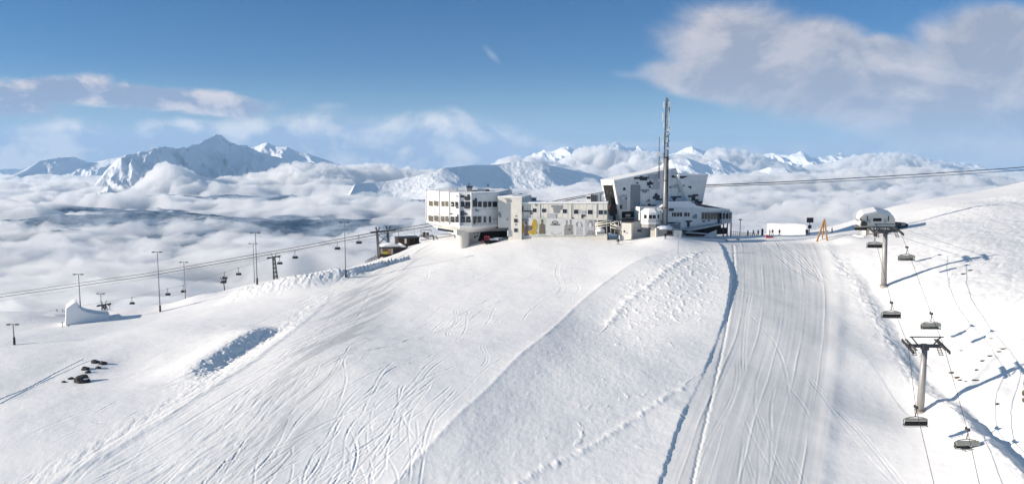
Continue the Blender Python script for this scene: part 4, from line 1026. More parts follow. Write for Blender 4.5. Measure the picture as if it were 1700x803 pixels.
# ================================================================== antenna mast
mb0 = P(1103, 385, 203); mz = gz(mb0.x, mb0.y)
ma = thing('antenna_mast', 'tall antenna mast with white panels and dishes in front of the station', 'antenna mast', (mb0.x, mb0.y, mz))
topz = P(1106, 163, 203).z; H_ = lambda y: P(1104, y, 203).z
x, y = mb0.x, mb0.y
m = MB(); m.tube([(x, y, mz), (x, y, H_(262))], .58, 16, .48); m.build('pole', TUBE, ma)
m = MB(); m.tube([(x + .62, y - .3, mz), (x + .56, y - .25, H_(262))], .12, 6); m.tube([(x - .6, y - .1, mz), (x - .55, y - .1, H_(262))], .08, 6); m.build('cable_duct', DSTEEL, ma)
lat = MB(); zs = np.linspace(H_(262), H_(166), 26); w0, w1 = .5, .3
for i in range(len(zs) - 1):
    a = w0 + (w1 - w0) * i / 25; c4 = [(x + a * sx_, y + a * sy_) for sx_, sy_ in ((-1, -1), (1, -1), (1, 1), (-1, 1))]
    for j in range(4):
        p, q2 = c4[j], c4[(j + 1) % 4]; lat.bar((*p, zs[i]), (*p, zs[i + 1]), .11); lat.bar((*p, zs[i]), (*q2, zs[i + 1]) if i % 2 else (*q2, zs[i + 1]), .07); lat.bar((*p, zs[i]), (*q2, zs[i]), .07)
lat.build('lattice', DSTEEL, ma)
rg = random.Random(4)
def dish(px, py, r): 
    m = MB(); c = P(px, py, 202.2); m.tube([c, c + Vector((0, .18, 0))], r, 18); o = m.build('dish', WHITE, ma); m = MB(); m.tube([c + Vector((0, .1, 0)), (x, y, c.z)], .05, 6); m.build('bracket', DSTEEL, o)
for px, py, r in ((1110, 216, .42), (1100, 226.5, .38), (1109, 246.5, .36), (1094.4, 255.2, .62), (1108.5, 222, .3), (1094, 347, .55)): dish(px, py, r)
for px, y0, y1, w in ((1102.6, 169, 179, .32), (1110.5, 168, 185, .34), (1101, 187, 201, .34), (1109.8, 186, 202, .3), (1102.5, 203, 212, .28), (1109.8, 203, 214, .3), (1105.7, 162.5, 168, .4), (1108, 163, 167, .3), (1107.7, 228, 236, .26), (1101.2, 234, 241, .24), (1110.6, 178, 188, .3)):
    m = MB(); c0 = P(px, y1, 202.4); c1 = P(px, y0, 202.4); m.box((c0.x, c0.y, (c0.z + c1.z) / 2), (w, .25, c1.z - c0.z)); o = m.build('antenna_panel', WHITE if rg.random() < .8 else MGREY, ma)
    m = MB(); m.bar((c0.x, c0.y + .1, (c0.z + c1.z) / 2), (x, y, (c0.z + c1.z) / 2), .08); m.build('bracket', DSTEEL, o)
for i in range(8):
    zz = H_(212 + i * 5.5); m = MB(); s_ = (-1) ** i; m.box((x + s_ * .55, y - .5, zz), (.3, .3, .4)); m.build('radio_unit', MGREY, ma)
for yy in (262, 300, 345): m = MB(); m.tube([(x, y, H_(yy)), (x, y, H_(yy) + .18)], .72, 16); m.build('collar', DSTEEL, ma)
m = MB(); m.box((x - .8, y - .3, H_(350)), (.5, .5, .9)); m.build('junction_box', WHITE, ma)
m2 = thing('slim_mast', 'slim dark whip mast rising behind the left side of the tall antenna mast', 'mast', P(1094.3, 300, 214)); a_ = P(1094.3, 285, 214)
m = MB(); m.tube([a_ - Vector((0, 0, 2)), P(1094.3, 265, 214)], .16, 8); m.tube([P(1094.3, 265, 214), P(1094.6, 227, 214)], .11, 8, .07); m.build('pole', DSTEEL, m2)
m = MB(); m.box(P(1094.3, 268, 213.6), (.7, .3, .6)); m.box(P(1097, 272, 213.6), (.4, .3, .9)); m.build('radio_unit', LGREY, m2)
# hut at the mast foot
hb = thing('equipment_hut', 'squat concrete hut with a thick snow cap at the foot of the tall mast', 'hut', base_at(1104, 201))
f = Facade((1089, 201), (1119, 202)); m = MB(); f.rect(m, 1089, 378, 1119, 396, 0, 4); m.build('wall', CONC, hb)
m = MB(); f.rect(m, 1107, 383, 1116, 389, .05, .2); m.build('shutter', DWOOD, hb); m = MB(); f.rect(m, 1088.6, 379, 1091, 393, .05, .3); m.build('pillar_or_lit_edge', CREAM, hb)  # cream strip at the hut's edge paints its sunlit left side
m = MB(); c = f.pt(1104, 380.5) - f.n * 2; m.dome(c, 3.0, 2.6, 1.15, 26, 8, .05, 3); m.build('snow_cap', SNOWCAP, hb)

# ================================================================== tramway ropes and tower
def rope(pts, r, label, cat='cable', group=None, name='cable', n=18, sag=0.0, loc=None):
    out = []
    for i in range(len(pts) - 1):
        a, b_ = Vector(pts[i]), Vector(pts[i + 1])
        for k in range(n if i < len(pts) - 2 else n + 1):
            t = k / n; L = (b_ - a).length; out.append(a.lerp(b_, t) - Vector((0, 0, 4 * sag * t * (1 - t) * L / 100)))
    m = MB(); m.tube(out, r, 5); return single(name, m, CABLE, label, cat, out[0], group)
G1 = 'tramway ropes at the left'
def lrope(dy, dD, lab, r): rope([P(1003, 318.5 + dy * .5, 216 + dD), P(705, 372.5 + dy, 238 + dD), P(632, 383.5 + dy, 248 + dD), P(500, 408.5 + dy, 262 + dD), P(250, 452.5 + dy, 300 + dD), P(-60, 497 + dy, 360 + dD)], r, lab, group=G1)
lrope(0, 0, 'upper thick tramway rope running down left from the portal', .12)
lrope(4.6, -2.5, 'lower thick tramway rope just beneath the upper one', .14)
rope([P(700, 384, 246), P(560, 405, 262), P(250, 462, 300), P(-60, 508, 360)], .035, 'thin lower tramway haul rope left of the tower', group=G1)
rope([P(1165, 307.5, 226), P(1420, 295.5, 262), P(1800, 269.5, 310)], .14, 'upper thick rope leaving the station to the right edge', group='ropes leaving the station to the right', sag=.25)
rope([P(1165, 310, 226), P(1420, 299.5, 262), P(1800, 274.5, 310)], .10, 'lower rope leaving the station to the right edge', group='ropes leaving the station to the right', sag=.25)
def lattice_leg(m, a, b_, w0, w1, n, t=.09):
    a, b_ = Vector(a), Vector(b_)
    for i in range(n):
        f0, f1 = i / n, (i + 1) / n; p0, p1 = a.lerp(b_, f0), a.lerp(b_, f1); r0 = w0 + (w1 - w0) * f0; r1 = w0 + (w1 - w0) * f1
        for (sx_, sy_), (tx, ty) in (((-1, -1), (1, -1)), ((1, -1), (1, 1)), ((1, 1), (-1, 1)), ((-1, 1), (-1, -1))):
            m.bar(p0 + Vector((sx_ * r0, sy_ * r0, 0)), p1 + Vector((sx_ * r1, sy_ * r1, 0)), t * 1.3)
            m.bar(p0 + Vector((sx_ * r0, sy_ * r0, 0)), p1 + Vector((tx * r1, ty * r1, 0)), t)
            m.bar(p0 + Vector((tx * r0, ty * r0, 0)), p1 + Vector((sx_ * r1, sy_ * r1, 0)), t)
tD = 247
tt = thing('tramway_tower', 'twin-legged lattice tramway tower with V-shaped rope saddles behind the yellow hut', 'tramway tower', base_at(636, tD))
for px0, px1 in ((629, 626), (645.5, 643.5)):
    t0 = P(px1, 385, tD); bz_ = gz(P(px0, 401.5, tD).x, tD); b0 = P(px0 + .6, 412, tD); b0 = Vector((b0.x, b0.y, min(bz_, b0.z)))
    m = MB(); lattice_leg(m, b0, t0, .42, .3, 12, .07); m.tube([b0, t0], .15, 6); m.build('leg', DSTEEL, tt)
    for s_ in (-1, 1):
        m = MB(); m.bar(P(px1 + .5, 385, tD), P(px1 + 1.3 + s_ * 4.2, 377 if px1 < 630 else 374.5, tD), .28); m.bar(P(px1 + 1.3 + s_ * 1.0, 383, tD), P(px1 + 1 + s_ * 2.2, 376, tD), .16); m.build('rope_saddle', DSTEEL, tt)
m = MB(); m.bar(P(615, 386, tD), P(657, 381.4, tD), .5, .6); m.build('crossarm', DSTEEL, tt)
for a, b_ in (((628, 390), (645.5, 402)), ((645.5, 388), (629, 403)), ((627.5, 392), (634, 385)), ((636, 384.6), (645, 389)), ((638, 396.5), (629.6, 403.8)), ((637, 396), (645.8, 403))): m = MB(); m.bar(P(*a, tD), P(*b_, tD), .16); m.build('brace', DSTEEL, tt)

# ================================================================== right-hand chairlift: pylons
def rope_dir(): return Vector((-.02, 1, .32)).normalized()
def pylon(base, top, wl, wr, label, r0, r1, frame=True):
    t = thing('lift_pylon', label, 'lift pylon', base, 'pylons of the right chairlift')
    m = MB(); m.tube([base - Vector((0, 0, .5)), base.lerp(top, .5), top], r0, 20, r1); m.build('pole', TUBE, t)
    m = MB(); m.tube([base - Vector((0, 0, .6)), base + Vector((0, 0, .35))], r0 * 1.35, 16); m.build('footing', CONC, t)
    m = MB(); L = top + Vector((wl, 0, .15)); Rr_ = top + Vector((wr, 0, .1)); m.bar(L, Rr_, .38, .5); m.bar(top + Vector((0, 0, -.5)), top + Vector((0, 0, .4)), .9); m.build('crossarm', DSTEEL, t)
    if frame:
        up = 1.55; m = MB(); m.bar(top + Vector((wl * .92, 0, up)), top + Vector((wr * .98, 0, up)), .16); m.build('lifting_frame', DSTEEL, t)
        for s_, e in ((wl, .42), (wr, .45)): m = MB(); m.bar(top + Vector((s_ * e, 0, .3)), top + Vector((s_ * .82, 0, up)), .16); m.build('strut', DSTEEL, t)
    d = rope_dir()
    for s_, lab in ((wl, 0), (wr, 1)):
        c = top + Vector((s_, 0, .15)); m = MB(); m.bar(c - d * 1.9, c + d * 1.9, .14, .3); sh = m.build('sheave_train', DSTEEL, t)
        for k in range(8):
            m = MB(); q_ = c + d * (-1.8 + k * .5) + Vector((0, 0, -.18)); m.tube([q_ - Vector((.08, 0, 0)), q_ + Vector((.08, 0, 0))], .2, 10); m.build('sheave', BLACK, sh)
        m = MB(); a0 = top + Vector((s_ * .72, -.1, -.1)); dn = Vector((s_ * .02, -.75, -1.0))
        for q_ in (-.28, .28): m.bar(a0 + Vector((q_, 0, 0)), a0 + Vector((q_, 0, 0)) + dn * 1.05, .07)
        for k in range(5): m.bar(a0 + Vector((-.34, 0, 0)) + dn * (.15 + k * .22), a0 + Vector((.34, 0, 0)) + dn * (.15 + k * .22), .08)
        m.build('ladder', DSTEEL, t)
        m = MB(); m.bar(c + Vector((-.5 * np.sign(s_), -1.7, -.35)), c + Vector((-.5 * np.sign(s_), 1.7, .65)), .45, .05); m.build('catwalk', BROWNST, t)
    return t
b1 = G(1527, 684); top1 = P(1535.5, 575, b1.y); top1 = Vector((top1.x, b1.y, top1.z))
wl1 = P(1507, 575, b1.y).x - top1.x; wr1 = P(1566, 578, b1.y).x - top1.x
pylon(b1, top1, wl1, wr1, 'near grey tubular lift pylon with ladders, lower of the two in the gully', .62, .40)
b2 = G(1467, 476); top2 = P(1470, 384, b2.y); top2 = Vector((top2.x, b2.y, top2.z))
wl2 = P(1449, 384, b2.y).x - top2.x; wr2 = P(1493, 384, b2.y).x - top2.x
pylon(b2, top2, wl2, wr2, 'far grey tubular lift pylon standing in front of the summit lift station', .60, .42)

# ================================================================== lift station
sD = 198; b = base_at(1455, sD + 3)
ls = thing('chairlift_station', 'cream octagonal-roofed chairlift top station with snow on its roof', 'lift station', b)
f = Facade((1429, sD), (1487, sD + 1.5)); back = Vector((2.6, 9.5, 0))
prof = [(1428.8, 377), (1428.8, 363.5), (1435, 358), (1457, 353), (1480, 358.5), (1485.6, 362.5), (1486.5, 377)]
r0 = [f.pt(*p) for p in prof]; m = MB(); m.loft(r0, [p + Vector((2.2, 7.5, .4)) if i < 2 else p + Vector((2.6, 8.0, .7)) for i, p in enumerate(r0)]); m.build('hood', CREAM, ls)
r1 = [f.pt(*p) + Vector((-.1, .3, .05)) for p in prof[1:6]]; off_ = Vector((2.5, 7.2, .7))
m = MB(); a = r1; c = [p + off_ for p in r1]
for i in range(4): 
    q4 = [a[i], a[i + 1], c[i + 1], c[i]]; m.prism(q4, (0, 0, .32))
m.build('roof_snow', SNOWCAP, ls)
m = MB(); f.rect(m, 1449.5, 362.3, 1463.2, 367.2, .06, .3); m.build('window', BLACK, ls)
for x0, x1, y0, y1 in ((1440, 1445.5, 363, 370), (1467.5, 1472, 363.3, 369.6)):
    m = MB(); f.rect(m, x0, y0, x1, y1, .05, .2); m.build('hatch', LGREY, ls)
for x in (1439, 1474): m = MB(); f.rect(m, x, 358.6, x + 1.5, 367, .12, .2); m.build('bracket', DSTEEL, ls)
fl = Facade((1417.5, sD + 7.6), (1428.8, sD)); m = MB(); fl.poly(m, [(1421, 362.5), (1427.5, 364.5), (1427.5, 368), (1421, 365.5)], .08, .2); m.build('skylight', MGREY, ls)
m = MB(); m.tube([f.pt(1434, 372, .3), f.pt(1434, 372, -.3)], .85, 18); m.build('drive_wheel', BLACK, ls)
m = MB(); f.rect(m, 1441, 377, 1447, 391, -1, 1.6); f.rect(m, 1466, 377, 1471, 391, -1.5, 1.6); m.build('pillar_or_lit_edge', CREAM, ls)
m = MB(); f.rect(m, 1430, 376, 1486, 378.4, .2, 3); m.build('gutter_beam', BROWNST, ls)
for k in range(9):
    m = MB(); m.bar(f.pt(1450 + k * 4.5, 379 + (k % 3) * 2.5, 1.0 + (k % 2)), f.pt(1458 + k * 4.4, 384 + (k % 2) * 3, 1.6), .22); m.build('rail', BROWNST if k % 2 else DSTEEL, ls)
for k in range(4): m = MB(); f.rect(m, 1487 + k * 5, 372 + (k % 2), 1491 + k * 5, 386, -1 - k * .6, 1); m.build('maintenance_rail', DSTEEL, ls)
m = MB(); f.poly(m, [(1486, 369), (1513, 371), (1519, 374), (1517, 378), (1505, 381), (1488, 381)], -2.5, 2); m.build('rear_housing', DSTEEL, ls); m = MB(); f.rect(m, 1506.5, 371.8, 1513, 376, -2.4, .3); m.build('window', LGREY, ls)
m = MB(); f.rect(m, 1428, 391, 1500, 400, 1.5, 8); m.build('platform', SNOWCAP, ls)
for k in range(5): m = MB(); f.rect(m, 1452 + k * 8, 376, 1453.3 + k * 8, 392, -.2 - (k % 2), .3); m.build('column', CONC, ls)

# ================================================================== six-seat chairs
def make_chair(label, group, dark):
    """origin at the rope grip; the chair hangs below, its seats facing away uphill or down towards the camera"""
    t = thing('chairlift_chair', label, 'lift chair', (0, 0, 0), group); s_ = 1
    m = MB(); m.box((0, 0, .05), (.3, .75, .3)); gp = m.build('grip', DSTEEL, t)
    for k in (-.32, .32): m = MB(); m.tube([(-.1, k, .2), (.1, k, .2)], .14, 10); m.build('roller', BLACK, gp)
    m = MB(); m.tube([(0, 0, 0), (.1, -.02, -.5), (-.06, -.1, -.95), (0, 0, -1.35)], .07, 8); m.build('hanger', DSTEEL, t)
    m = MB(); m.tube([(-1.66, 0, -1.75), (-1.2, 0, -1.5), (0, 0, -1.32), (1.2, 0, -1.5), (1.66, 0, -1.75)], .055, 8)
    for x in (-1.68, 1.68): m.tube([(x, 0, -1.72), (x * 1.01, -.15, -2.2), (x * .98, -.2, -2.75)], .05, 6)
    m.build('frame', DSTEEL, t)
    # bubble: curved shell
    m = MB(); N = 7; prev = []
    for i in range(N):
        a = (.45 if dark else -.2) + i / (N - 1) * (.85 if dark else 1.5); prev.append((-.62 * math.cos(a) + .15, -1.95 + .42 * math.sin(a) - (.0)))
    ring0 = [(-1.64, y_, z_) for y_, z_ in prev] + [(-1.64, y_ + .05, z_ - .07) for y_, z_ in prev[::-1]]
    m.prism(ring0, (3.28, 0, 0)); m.build('bubble', BUBBLE, t)
    for k in range(6):
        xx = -1.36 + k * .545; m = MB(); m.box((xx, .02, -2.55), (.5, .5, .12)); m.build('seat', SEAT, t)
        m = MB(); m.box((xx, -.30 if dark else .3, -2.22), (.5, .1, .62)); m.build('backrest', SEAT if dark else BUBBLE, t)
    m = MB(); m.tube([(-1.6, -.55, -2.62), (1.6, -.55, -2.62)], .05, 6); m.tube([(-1.6, -.55, -2.62), (-1.6, .1, -2.2)], .04, 6); m.tube([(1.6, -.55, -2.62), (1.6, .1, -2.2)], .04, 6); m.build('safety_bar', STEEL, t)
    return t
cg = 'chairs of the right chairlift'
chd = make_chair('dark-backed chair hanging just in front of the foot of the near pylon', cg, True); chd.location = P(1520.5, 676, 105.5)
dup(chd, P(1480, 503, 134), 'dark-backed chair hanging between the two pylons, left line')
dup(chd, P(1452, 391, 166), 'dark-backed chair hanging left of the far pylon top')
chl = make_chair('pale-fronted chair nearest the bottom right corner', cg, False); chl.location = P(1606, 713, 103)
dup(chl, P(1546, 521, 131), 'pale-fronted chair hanging just above the near pylon')
dup(chl, P(1505.5, 411, 157), 'pale-fronted chair hanging right of the far pylon')
pk = dup(chd, P(1429, 365, 195), 'dark-backed chair parked at the left end of the top station')
L1, Rr1 = top1 + Vector((wl1, 0, .35)), top1 + Vector((wr1, 0, .3)); L2, R2 = top2 + Vector((wl2, 0, .35)), top2 + Vector((wr2, 0, .3))
rope([P(1444, 377, 196), L2, P(1452, 391, 166).lerp(L2, .3), P(1480, 503, 134), L1, P(1520.5, 676, 105.5), P(1556, 825, 88)], .035, 'left haul rope of the right chairlift', group='haul ropes of the right chairlift', name='haul_rope', n=6)
rope([P(1486, 376, 196), R2, P(1505.5, 411, 157), P(1546, 521, 131), Rr1, P(1606, 713, 103), P(1631, 825, 86)], .035, 'right haul rope of the right chairlift', group='haul ropes of the right chairlift', name='haul_rope', n=6)

# ================================================================== lamp posts at the left
def lamp_post(label, base, h, lean=0.0):
    t = thing('floodlight_mast', label, 'floodlight mast', base, 'floodlight masts along the terrain park')
    m = MB(); x, y, z = base; m.tube([(x, y, z - .5), (x, y, z + h * .5), (x, y, z + h)], .17, 10, .09); m.build('pole', MGREY, t)
    m = MB(); m.tube([(x, y, z - .2), (x, y, z + 1.7)], .26, 10); m.build('base_box', DSTEEL, t)
    m = MB(); m.bar((x - 1.0, y, z + h), (x + 1.0, y, z + h), .1); m.build('crossarm', DSTEEL, t)
    for s_ in (-1, 1):
        m = MB(); m.box((x + s_ * .95, y - .1, z + h - .02), (.75, .45, .22)); o = m.build('floodlight', DSTEEL, t)
        m = MB(); m.box((x + s_ * .95, y - .1, z + h - .15), (.55, .32, .05)); m.build('lens', LGREY, o)
    return t
lamps = [((266, 517), 418, None, 'floodlight mast on the smooth snow left of the rough snow pile'), ((427, 472), 386, None, 'taller of the two close floodlight masts on the rough snow pile'),
         ((574, 460), 369, None, 'floodlight mast at the right end of the shaded snow pile'), ((135, 533), 455, None, 'floodlight mast in front of the blue shaded ramp'),
         ((420, 470), 404, 236, 'shorter floodlight mast just left of the tall one on the pile'), ((303.5, 499), 435, 228, 'floodlight mast on the crest between the white hump and the snow pile'),
         ((162, 527), 487, 240, 'distant short floodlight mast behind the ramp'), ((24, 572), 538, None, 'short floodlight mast near the left edge of the photo'), ((662, 392), 381, 268, 'small double lamp above the dark container')]
for (bx_, by_), ty_, D_, lab in lamps:
    g = G(bx_, by_) if D_ is None else base_at(bx_, D_)
    top = P(bx_ - (4 if bx_ < 600 else 0) * .9, ty_, g.y).z
    lamp_post(lab, g, top - g.z)
# ================================================================== distant left chairlift
gl = 'chairs of the left chairlift'
def small_chair(label, pos):
    t = thing('chairlift_chair', label, 'lift chair', pos, gl); x, y, z = pos
    m = MB(); m.tube([(x, y, z), (x, y, z - 1.7)], .08, 6); m.build('hanger', DSTEEL, t)
    m = MB(); m.box((x, y, z), (.6, .2, .2)); m.build('grip', DSTEEL, t)
    m = MB(); m.tube([(x - 1.0, y, z - 2.6), (x - .8, y, z - 1.9), (x, y, z - 1.6), (x + .8, y, z - 1.9), (x + 1.0, y, z - 2.6)], .07, 6); m.build('frame', DSTEEL, t)
    m = MB(); m.box((x, y, z - 2.75), (2.1, .6, .3)); m.box((x, y + .35, z - 2.4), (2.1, .15, .7)); m.build('seat', SEAT, t); return t
spots = [(595.6, 392, 290, 'highest dark chair of the left lift, below the tramway tower'), (560, 402, 300, 'pale small chair left of the tramway tower, second from the top'), (489.5, 417, 300, 'dark small chair right of the leaning lattice pylon'), (464, 427, 310, 'small chair just under the arm of the leaning lattice pylon'),
         (395.6, 445, 310, 'small chair right of the thin pylon by the snow pile'), (372.5, 452, 320, 'upper small chair at the thin pylon left of the snow pile'), (371, 459, 322, 'lower small chair at the thin pylon left of the snow pile'), (304, 474, 320, 'small chair in front of the crest floodlight mast'), (278, 479, 325, 'small chair between the two masts left of the pile'),
         (218.6, 494, 330, 'small chair over the crest right of the blue ramp'), (182, 507, 330, 'small chair beside the lattice lift tower behind the ramp')]
sc0 = None
for px, py, D, lab in spots:
    if sc0 is None: sc0 = small_chair(lab, P(px, py, D)); 
    else: dup(sc0, P(px, py, D), lab)
for px, py, lab in ((53, 552, 'small dark chair on the snowy flank at far left'), (103.6, 535, 'small chair under the short pylon left of the ramp'), (114, 540, 'small chair low in front of the ramp'), (27, 556, 'small chair beside the leftmost floodlight mast'), (2, 571, 'dark small chair cut by the left edge')):
    dup(sc0, P(px, py, 190), lab, scale=.8)
rope([P(690, 377, 282), P(595.6, 391, 290), P(489.5, 416.5, 300), P(395.6, 444.5, 310), P(304, 473.5, 320), P(218.6, 493.5, 330), P(-60, 540, 350)], .035, 'thin haul rope of the distant left chairlift', name='haul_rope')
def t_pylon(px, ytop, D, label, lattice, wid, lean=0.0):
    g = base_at(px + lean, D); tp = P(px, ytop, D); t = thing('lift_pylon', label, 'lift pylon', g, 'pylons of the left chairlift')
    m = MB()
    if lattice: lattice_leg(m, g, tp, .85, .35, int((tp - g).length / 1.5) + 1, .11)
    else: m.tube([g, tp], .22, 8, .16)
    m.build('mast', DSTEEL, t); m = MB(); m.bar(tp + Vector((-wid, 0, -.35)), tp + Vector((wid, .0, .45)), .4, .45); m.build('crossarm', DSTEEL, t)
    for s_ in (-1, 1): m = MB(); m.bar(tp + Vector((s_ * wid * .8, -.8, .15 * s_)), tp + Vector((s_ * wid * .8, .8, .15 * s_)), .25, .35); m.build('sheave_train', DSTEEL, t)
    for s_ in (-1, 1): m = MB(); m.bar(tp + Vector((s_ * .3, 0, 0)), tp + Vector((s_ * .95, 0, 1.4)), .14); m.build('bracket', DSTEEL, t)
t_pylon(454.5, 427, 246, 'leaning lattice lift pylon right of the paired floodlight masts', True, 2.2, 3.4)
t_pylon(371, 467, 240, 'thin tubular lift pylon left of the rough snow pile', False, .85, 1.5)
t_pylon(172.5, 506, 236, 'lattice lift tower half hidden behind the crest by the ramp', True, 2.2)
t_pylon(99.5, 521, 214, 'short thin lift pylon on the lit side of the ramp', False, .7)

# ================================================================== ramp, snow hall, hut, platform
rp = MB(); f = Facade((110, 194), (181, 199))
f.poly(rp, [(110, 512), (117, 506.5), (123, 502.5), (126, 501.8), (128, 506), (131, 511), (137, 515.5), (146, 518.6), (158, 520.6), (176, 521.6), (182, 523), (178, 540), (108, 556)], 0, 6)
single('snow_ramp', rp, SNOWCAP, 'tall carved snow ramp with a blue shaded curved face at far left', 'snow ramp', f.pt(130, 530))
single('snow_dome', MB().dome(P(90, 540, 206) - Vector((0, 0, 1.5)), 8.5, 6, 4.6, 30, 10, .03, 4), SNOWCAP, 'smooth sunlit snow dome behind the ramp at far left', 'snow mound', P(95, 540, 206))
for px, py, lab in ((148, 533, 'upright black box beside the mast at the ramp'), (130.5, 534.5, 'low black box left of the mast at the ramp')):
    g = G(px, py); m = MB(); hgt_ = 1.6 if px > 140 else .5; m.box((g.x, g.y, g.z + hgt_ / 2), (.8, .6, hgt_)); m.box((g.x, g.y, g.z + hgt_ + .05), (.9, .7, .1)); single('equipment_box', m, DARK, lab, 'box', g)
f = Facade((1272, 240.5), (1340, 236.5)); m = MB()
f.poly(m, [(1273, 371.4), (1285, 370.6), (1300, 371.6), (1318, 371), (1330, 371.8), (1337, 372.6), (1339, 375), (1339, 392), (1273, 392)], 0, 2.6)
sb = m.build('snow_wall', SNOWCAP); bmesh_ = None; tag(sb, 'long white snow wall standing on the plateau behind the skiers', 'snow wall')
ht = thing('bar_hut', 'dark timber bar hut with snow on its roof and a yellow counter', 'hut', base_at(648, 232))
hD = 234; f = Facade((630.5, hD), (664, hD + 2)); m = MB(); f.rect(m, 630.5, 411.5, 663, 426, 0, 4.5); m.build('wall', DWOOD, ht)
m = MB(); f.rect(m, 629.5, 409.6, 665, 411.6, .5, 5.4); m.build('roof', DSTEEL, ht)
m = MB(); f.poly(m, [(632, 409.8), (640, 406.5), (648, 405), (656, 405), (662, 407.5), (668, 405.5), (673, 408), (674, 410)], .3, 5); m.build('roof_snow', SNOWCAP, ht)
m = MB(); f.rect(m, 635.5, 411.9, 643.3, 420, .06, .3); m.build('hatch', OLIVE, ht); m = MB(); f.rect(m, 635, 417.6, 643.5, 421.2, .25, .6); m.build('counter', YELLOW, ht)
m = MB(); f.rect(m, 631.8, 412.2, 635, 421, .08, .2); m.build('door', LGREY, ht); m = MB(); f.rect(m, 643.8, 412.6, 648.4, 421.6, .08, .2); m.build('shutter', WOOD, ht); m = MB(); f.rect(m, 649, 412.6, 652.4, 421.4, .08, .2); m.build('shutter', LGREY, ht)
m = MB(); f.poly(m, [(661, 411), (672, 407), (678, 410), (664, 422)], -.2, 2); m.build('side_canopy', DSTEEL, ht)
for i, px in enumerate((611.5, 614.5, 617.5, 621, 624.5, 628)):
    g = base_at(px, 233 + (i % 2) * 1.2); t = thing('bar_stool', 'dark bar stools clustered on the snow left of the bar hut', 'stool', g, 'stools beside the bar hut')
    m = MB(); m.tube([g + Vector((0, 0, .9)), g + Vector((0, 0, 1.0))], .35, 10); m.build('seat', DWOOD if i % 3 else LGREY, t); m = MB(); m.tube([g, g + Vector((0, 0, .9))], .08, 6); m.build('leg', DSTEEL, t)
m = MB(); 
for k in range(8): q_ = base_at(606 + k * 3.4, 236); m.bar(q_, q_ + Vector((0, 0, 1.5)), .14)
q0, q1 = base_at(606, 236), base_at(630, 236); m.bar(q0 + Vector((0, 0, 1.4)), q1 + Vector((0, 0, 1.4)), .12); m.bar(q0 + Vector((0, 0, .8)), q1 + Vector((0, 0, .8)), .1)
single('railing', m, DSTEEL, 'dark railing behind the bar stools left of the hut', 'railing', q0)
cn = thing('dark_shed', 'row of black-fronted sheds at the crest right of the bar hut', 'shed', base_at(680, 246)); f = Facade((661, 246), (699, 249))
m = MB(); f.rect(m, 661.5, 394.5, 696, 408, 0, 5); m.build('wall', DWOOD, cn)
m = MB(); f.rect(m, 680, 395, 687.5, 405, .06, .2); m.build('door', BLACK, cn); m = MB(); f.rect(m, 689, 395, 696, 405, .06, .2); m.build('door', BLACK, cn); m = MB(); f.rect(m, 671.5, 396, 675, 404, .08, .2); m.build('door', CREAM, cn)
m = MB(); f.rect(m, 661, 393.8, 697, 395, .2, 5.4); m.build('roof', DSTEEL, cn)
pl = thing('loading_platform', 'pale lift platform with a bent steel hoop left of the restaurant tower', 'lift platform', base_at(715, 240)); f = Facade((697, 244), (756, 236))
m = MB(); f.poly(m, [(696.5, 393), (720, 390), (752, 390), (757, 412), (697, 412)], -.5, 6); m.build('wall', LGREY, pl)
m = MB(); m.tube([f.pt(699, 392, .3), f.pt(699, 381.8, .3), f.pt(715, 381.4, .3), f.pt(716.5, 384, .3)], .12, 6); m.tube([f.pt(699, 391.5, .3), f.pt(719, 390.6, .3), f.pt(721, 402, .3)], .2, 6); m.build('hoop', DSTEEL, pl)
m = MB(); f.rect(m, 702, 385, 704, 391, .3, 1); f.rect(m, 706, 386, 709.5, 391, .2, 1); f.rect(m, 699, 390, 705, 393, .8, 1); m.build('winch', DSTEEL, pl)
m = MB(); f.rect(m, 744.5, 396, 753, 399.4, -.4, .3); m.build('vent', DARK, pl)
g = base_at(688.5, 250); m = MB(); m.tube([g, (g.x, g.y, P(688.5, 380, 250).z)], .1, 8, .06); m.tube([g, g + Vector((0, 0, 1.0))], .18, 8); single('flag_pole', m, LGREY, 'bare thin pole between the black sheds', 'pole', g)
# groomer under the tower
gr = thing('snow_groomer', 'red and white snow groomer parked under the overhanging tower', 'snow groomer', G(812, 403.5)); o = Vector(gr['_o'])
m = MB(); m.box(o + Vector((-.6, 0, 1.35)), (1.5, 1.7, 1.3)); m.build('cab', RED, gr); m = MB(); m.box(o + Vector((-.75, -.86, 1.55)), (.9, .06, .6)); m.build('window', GLASS, gr)
m = MB(); m.box(o + Vector((1.4, 0, 1.1)), (2.4, 1.6, .5)); m.box(o + Vector((2.6, 0, 1.5)), (2.6, 1.2, .16)); m.build('body', WHITE, gr)
for s_ in (-.8, .8): m = MB(); m.tube([o + Vector((-1.4, s_, .45)), o + Vector((2.4, s_, .45))], .42, 10); m.build('track', BLACK, gr)
m = MB(); m.loft([o + Vector(p) for p in ((-2.3, -1.4, .15), (-2.3, 1.4, .15), (-2.1, 1.4, .15), (-2.1, -1.4, .15))], [o + Vector(p) for p in ((-2.0, -1.4, 1.0), (-2.0, 1.4, 1.0), (-1.8, 1.4, 1.0), (-1.8, -1.4, 1.0))]); m.build('blade', RED, gr)

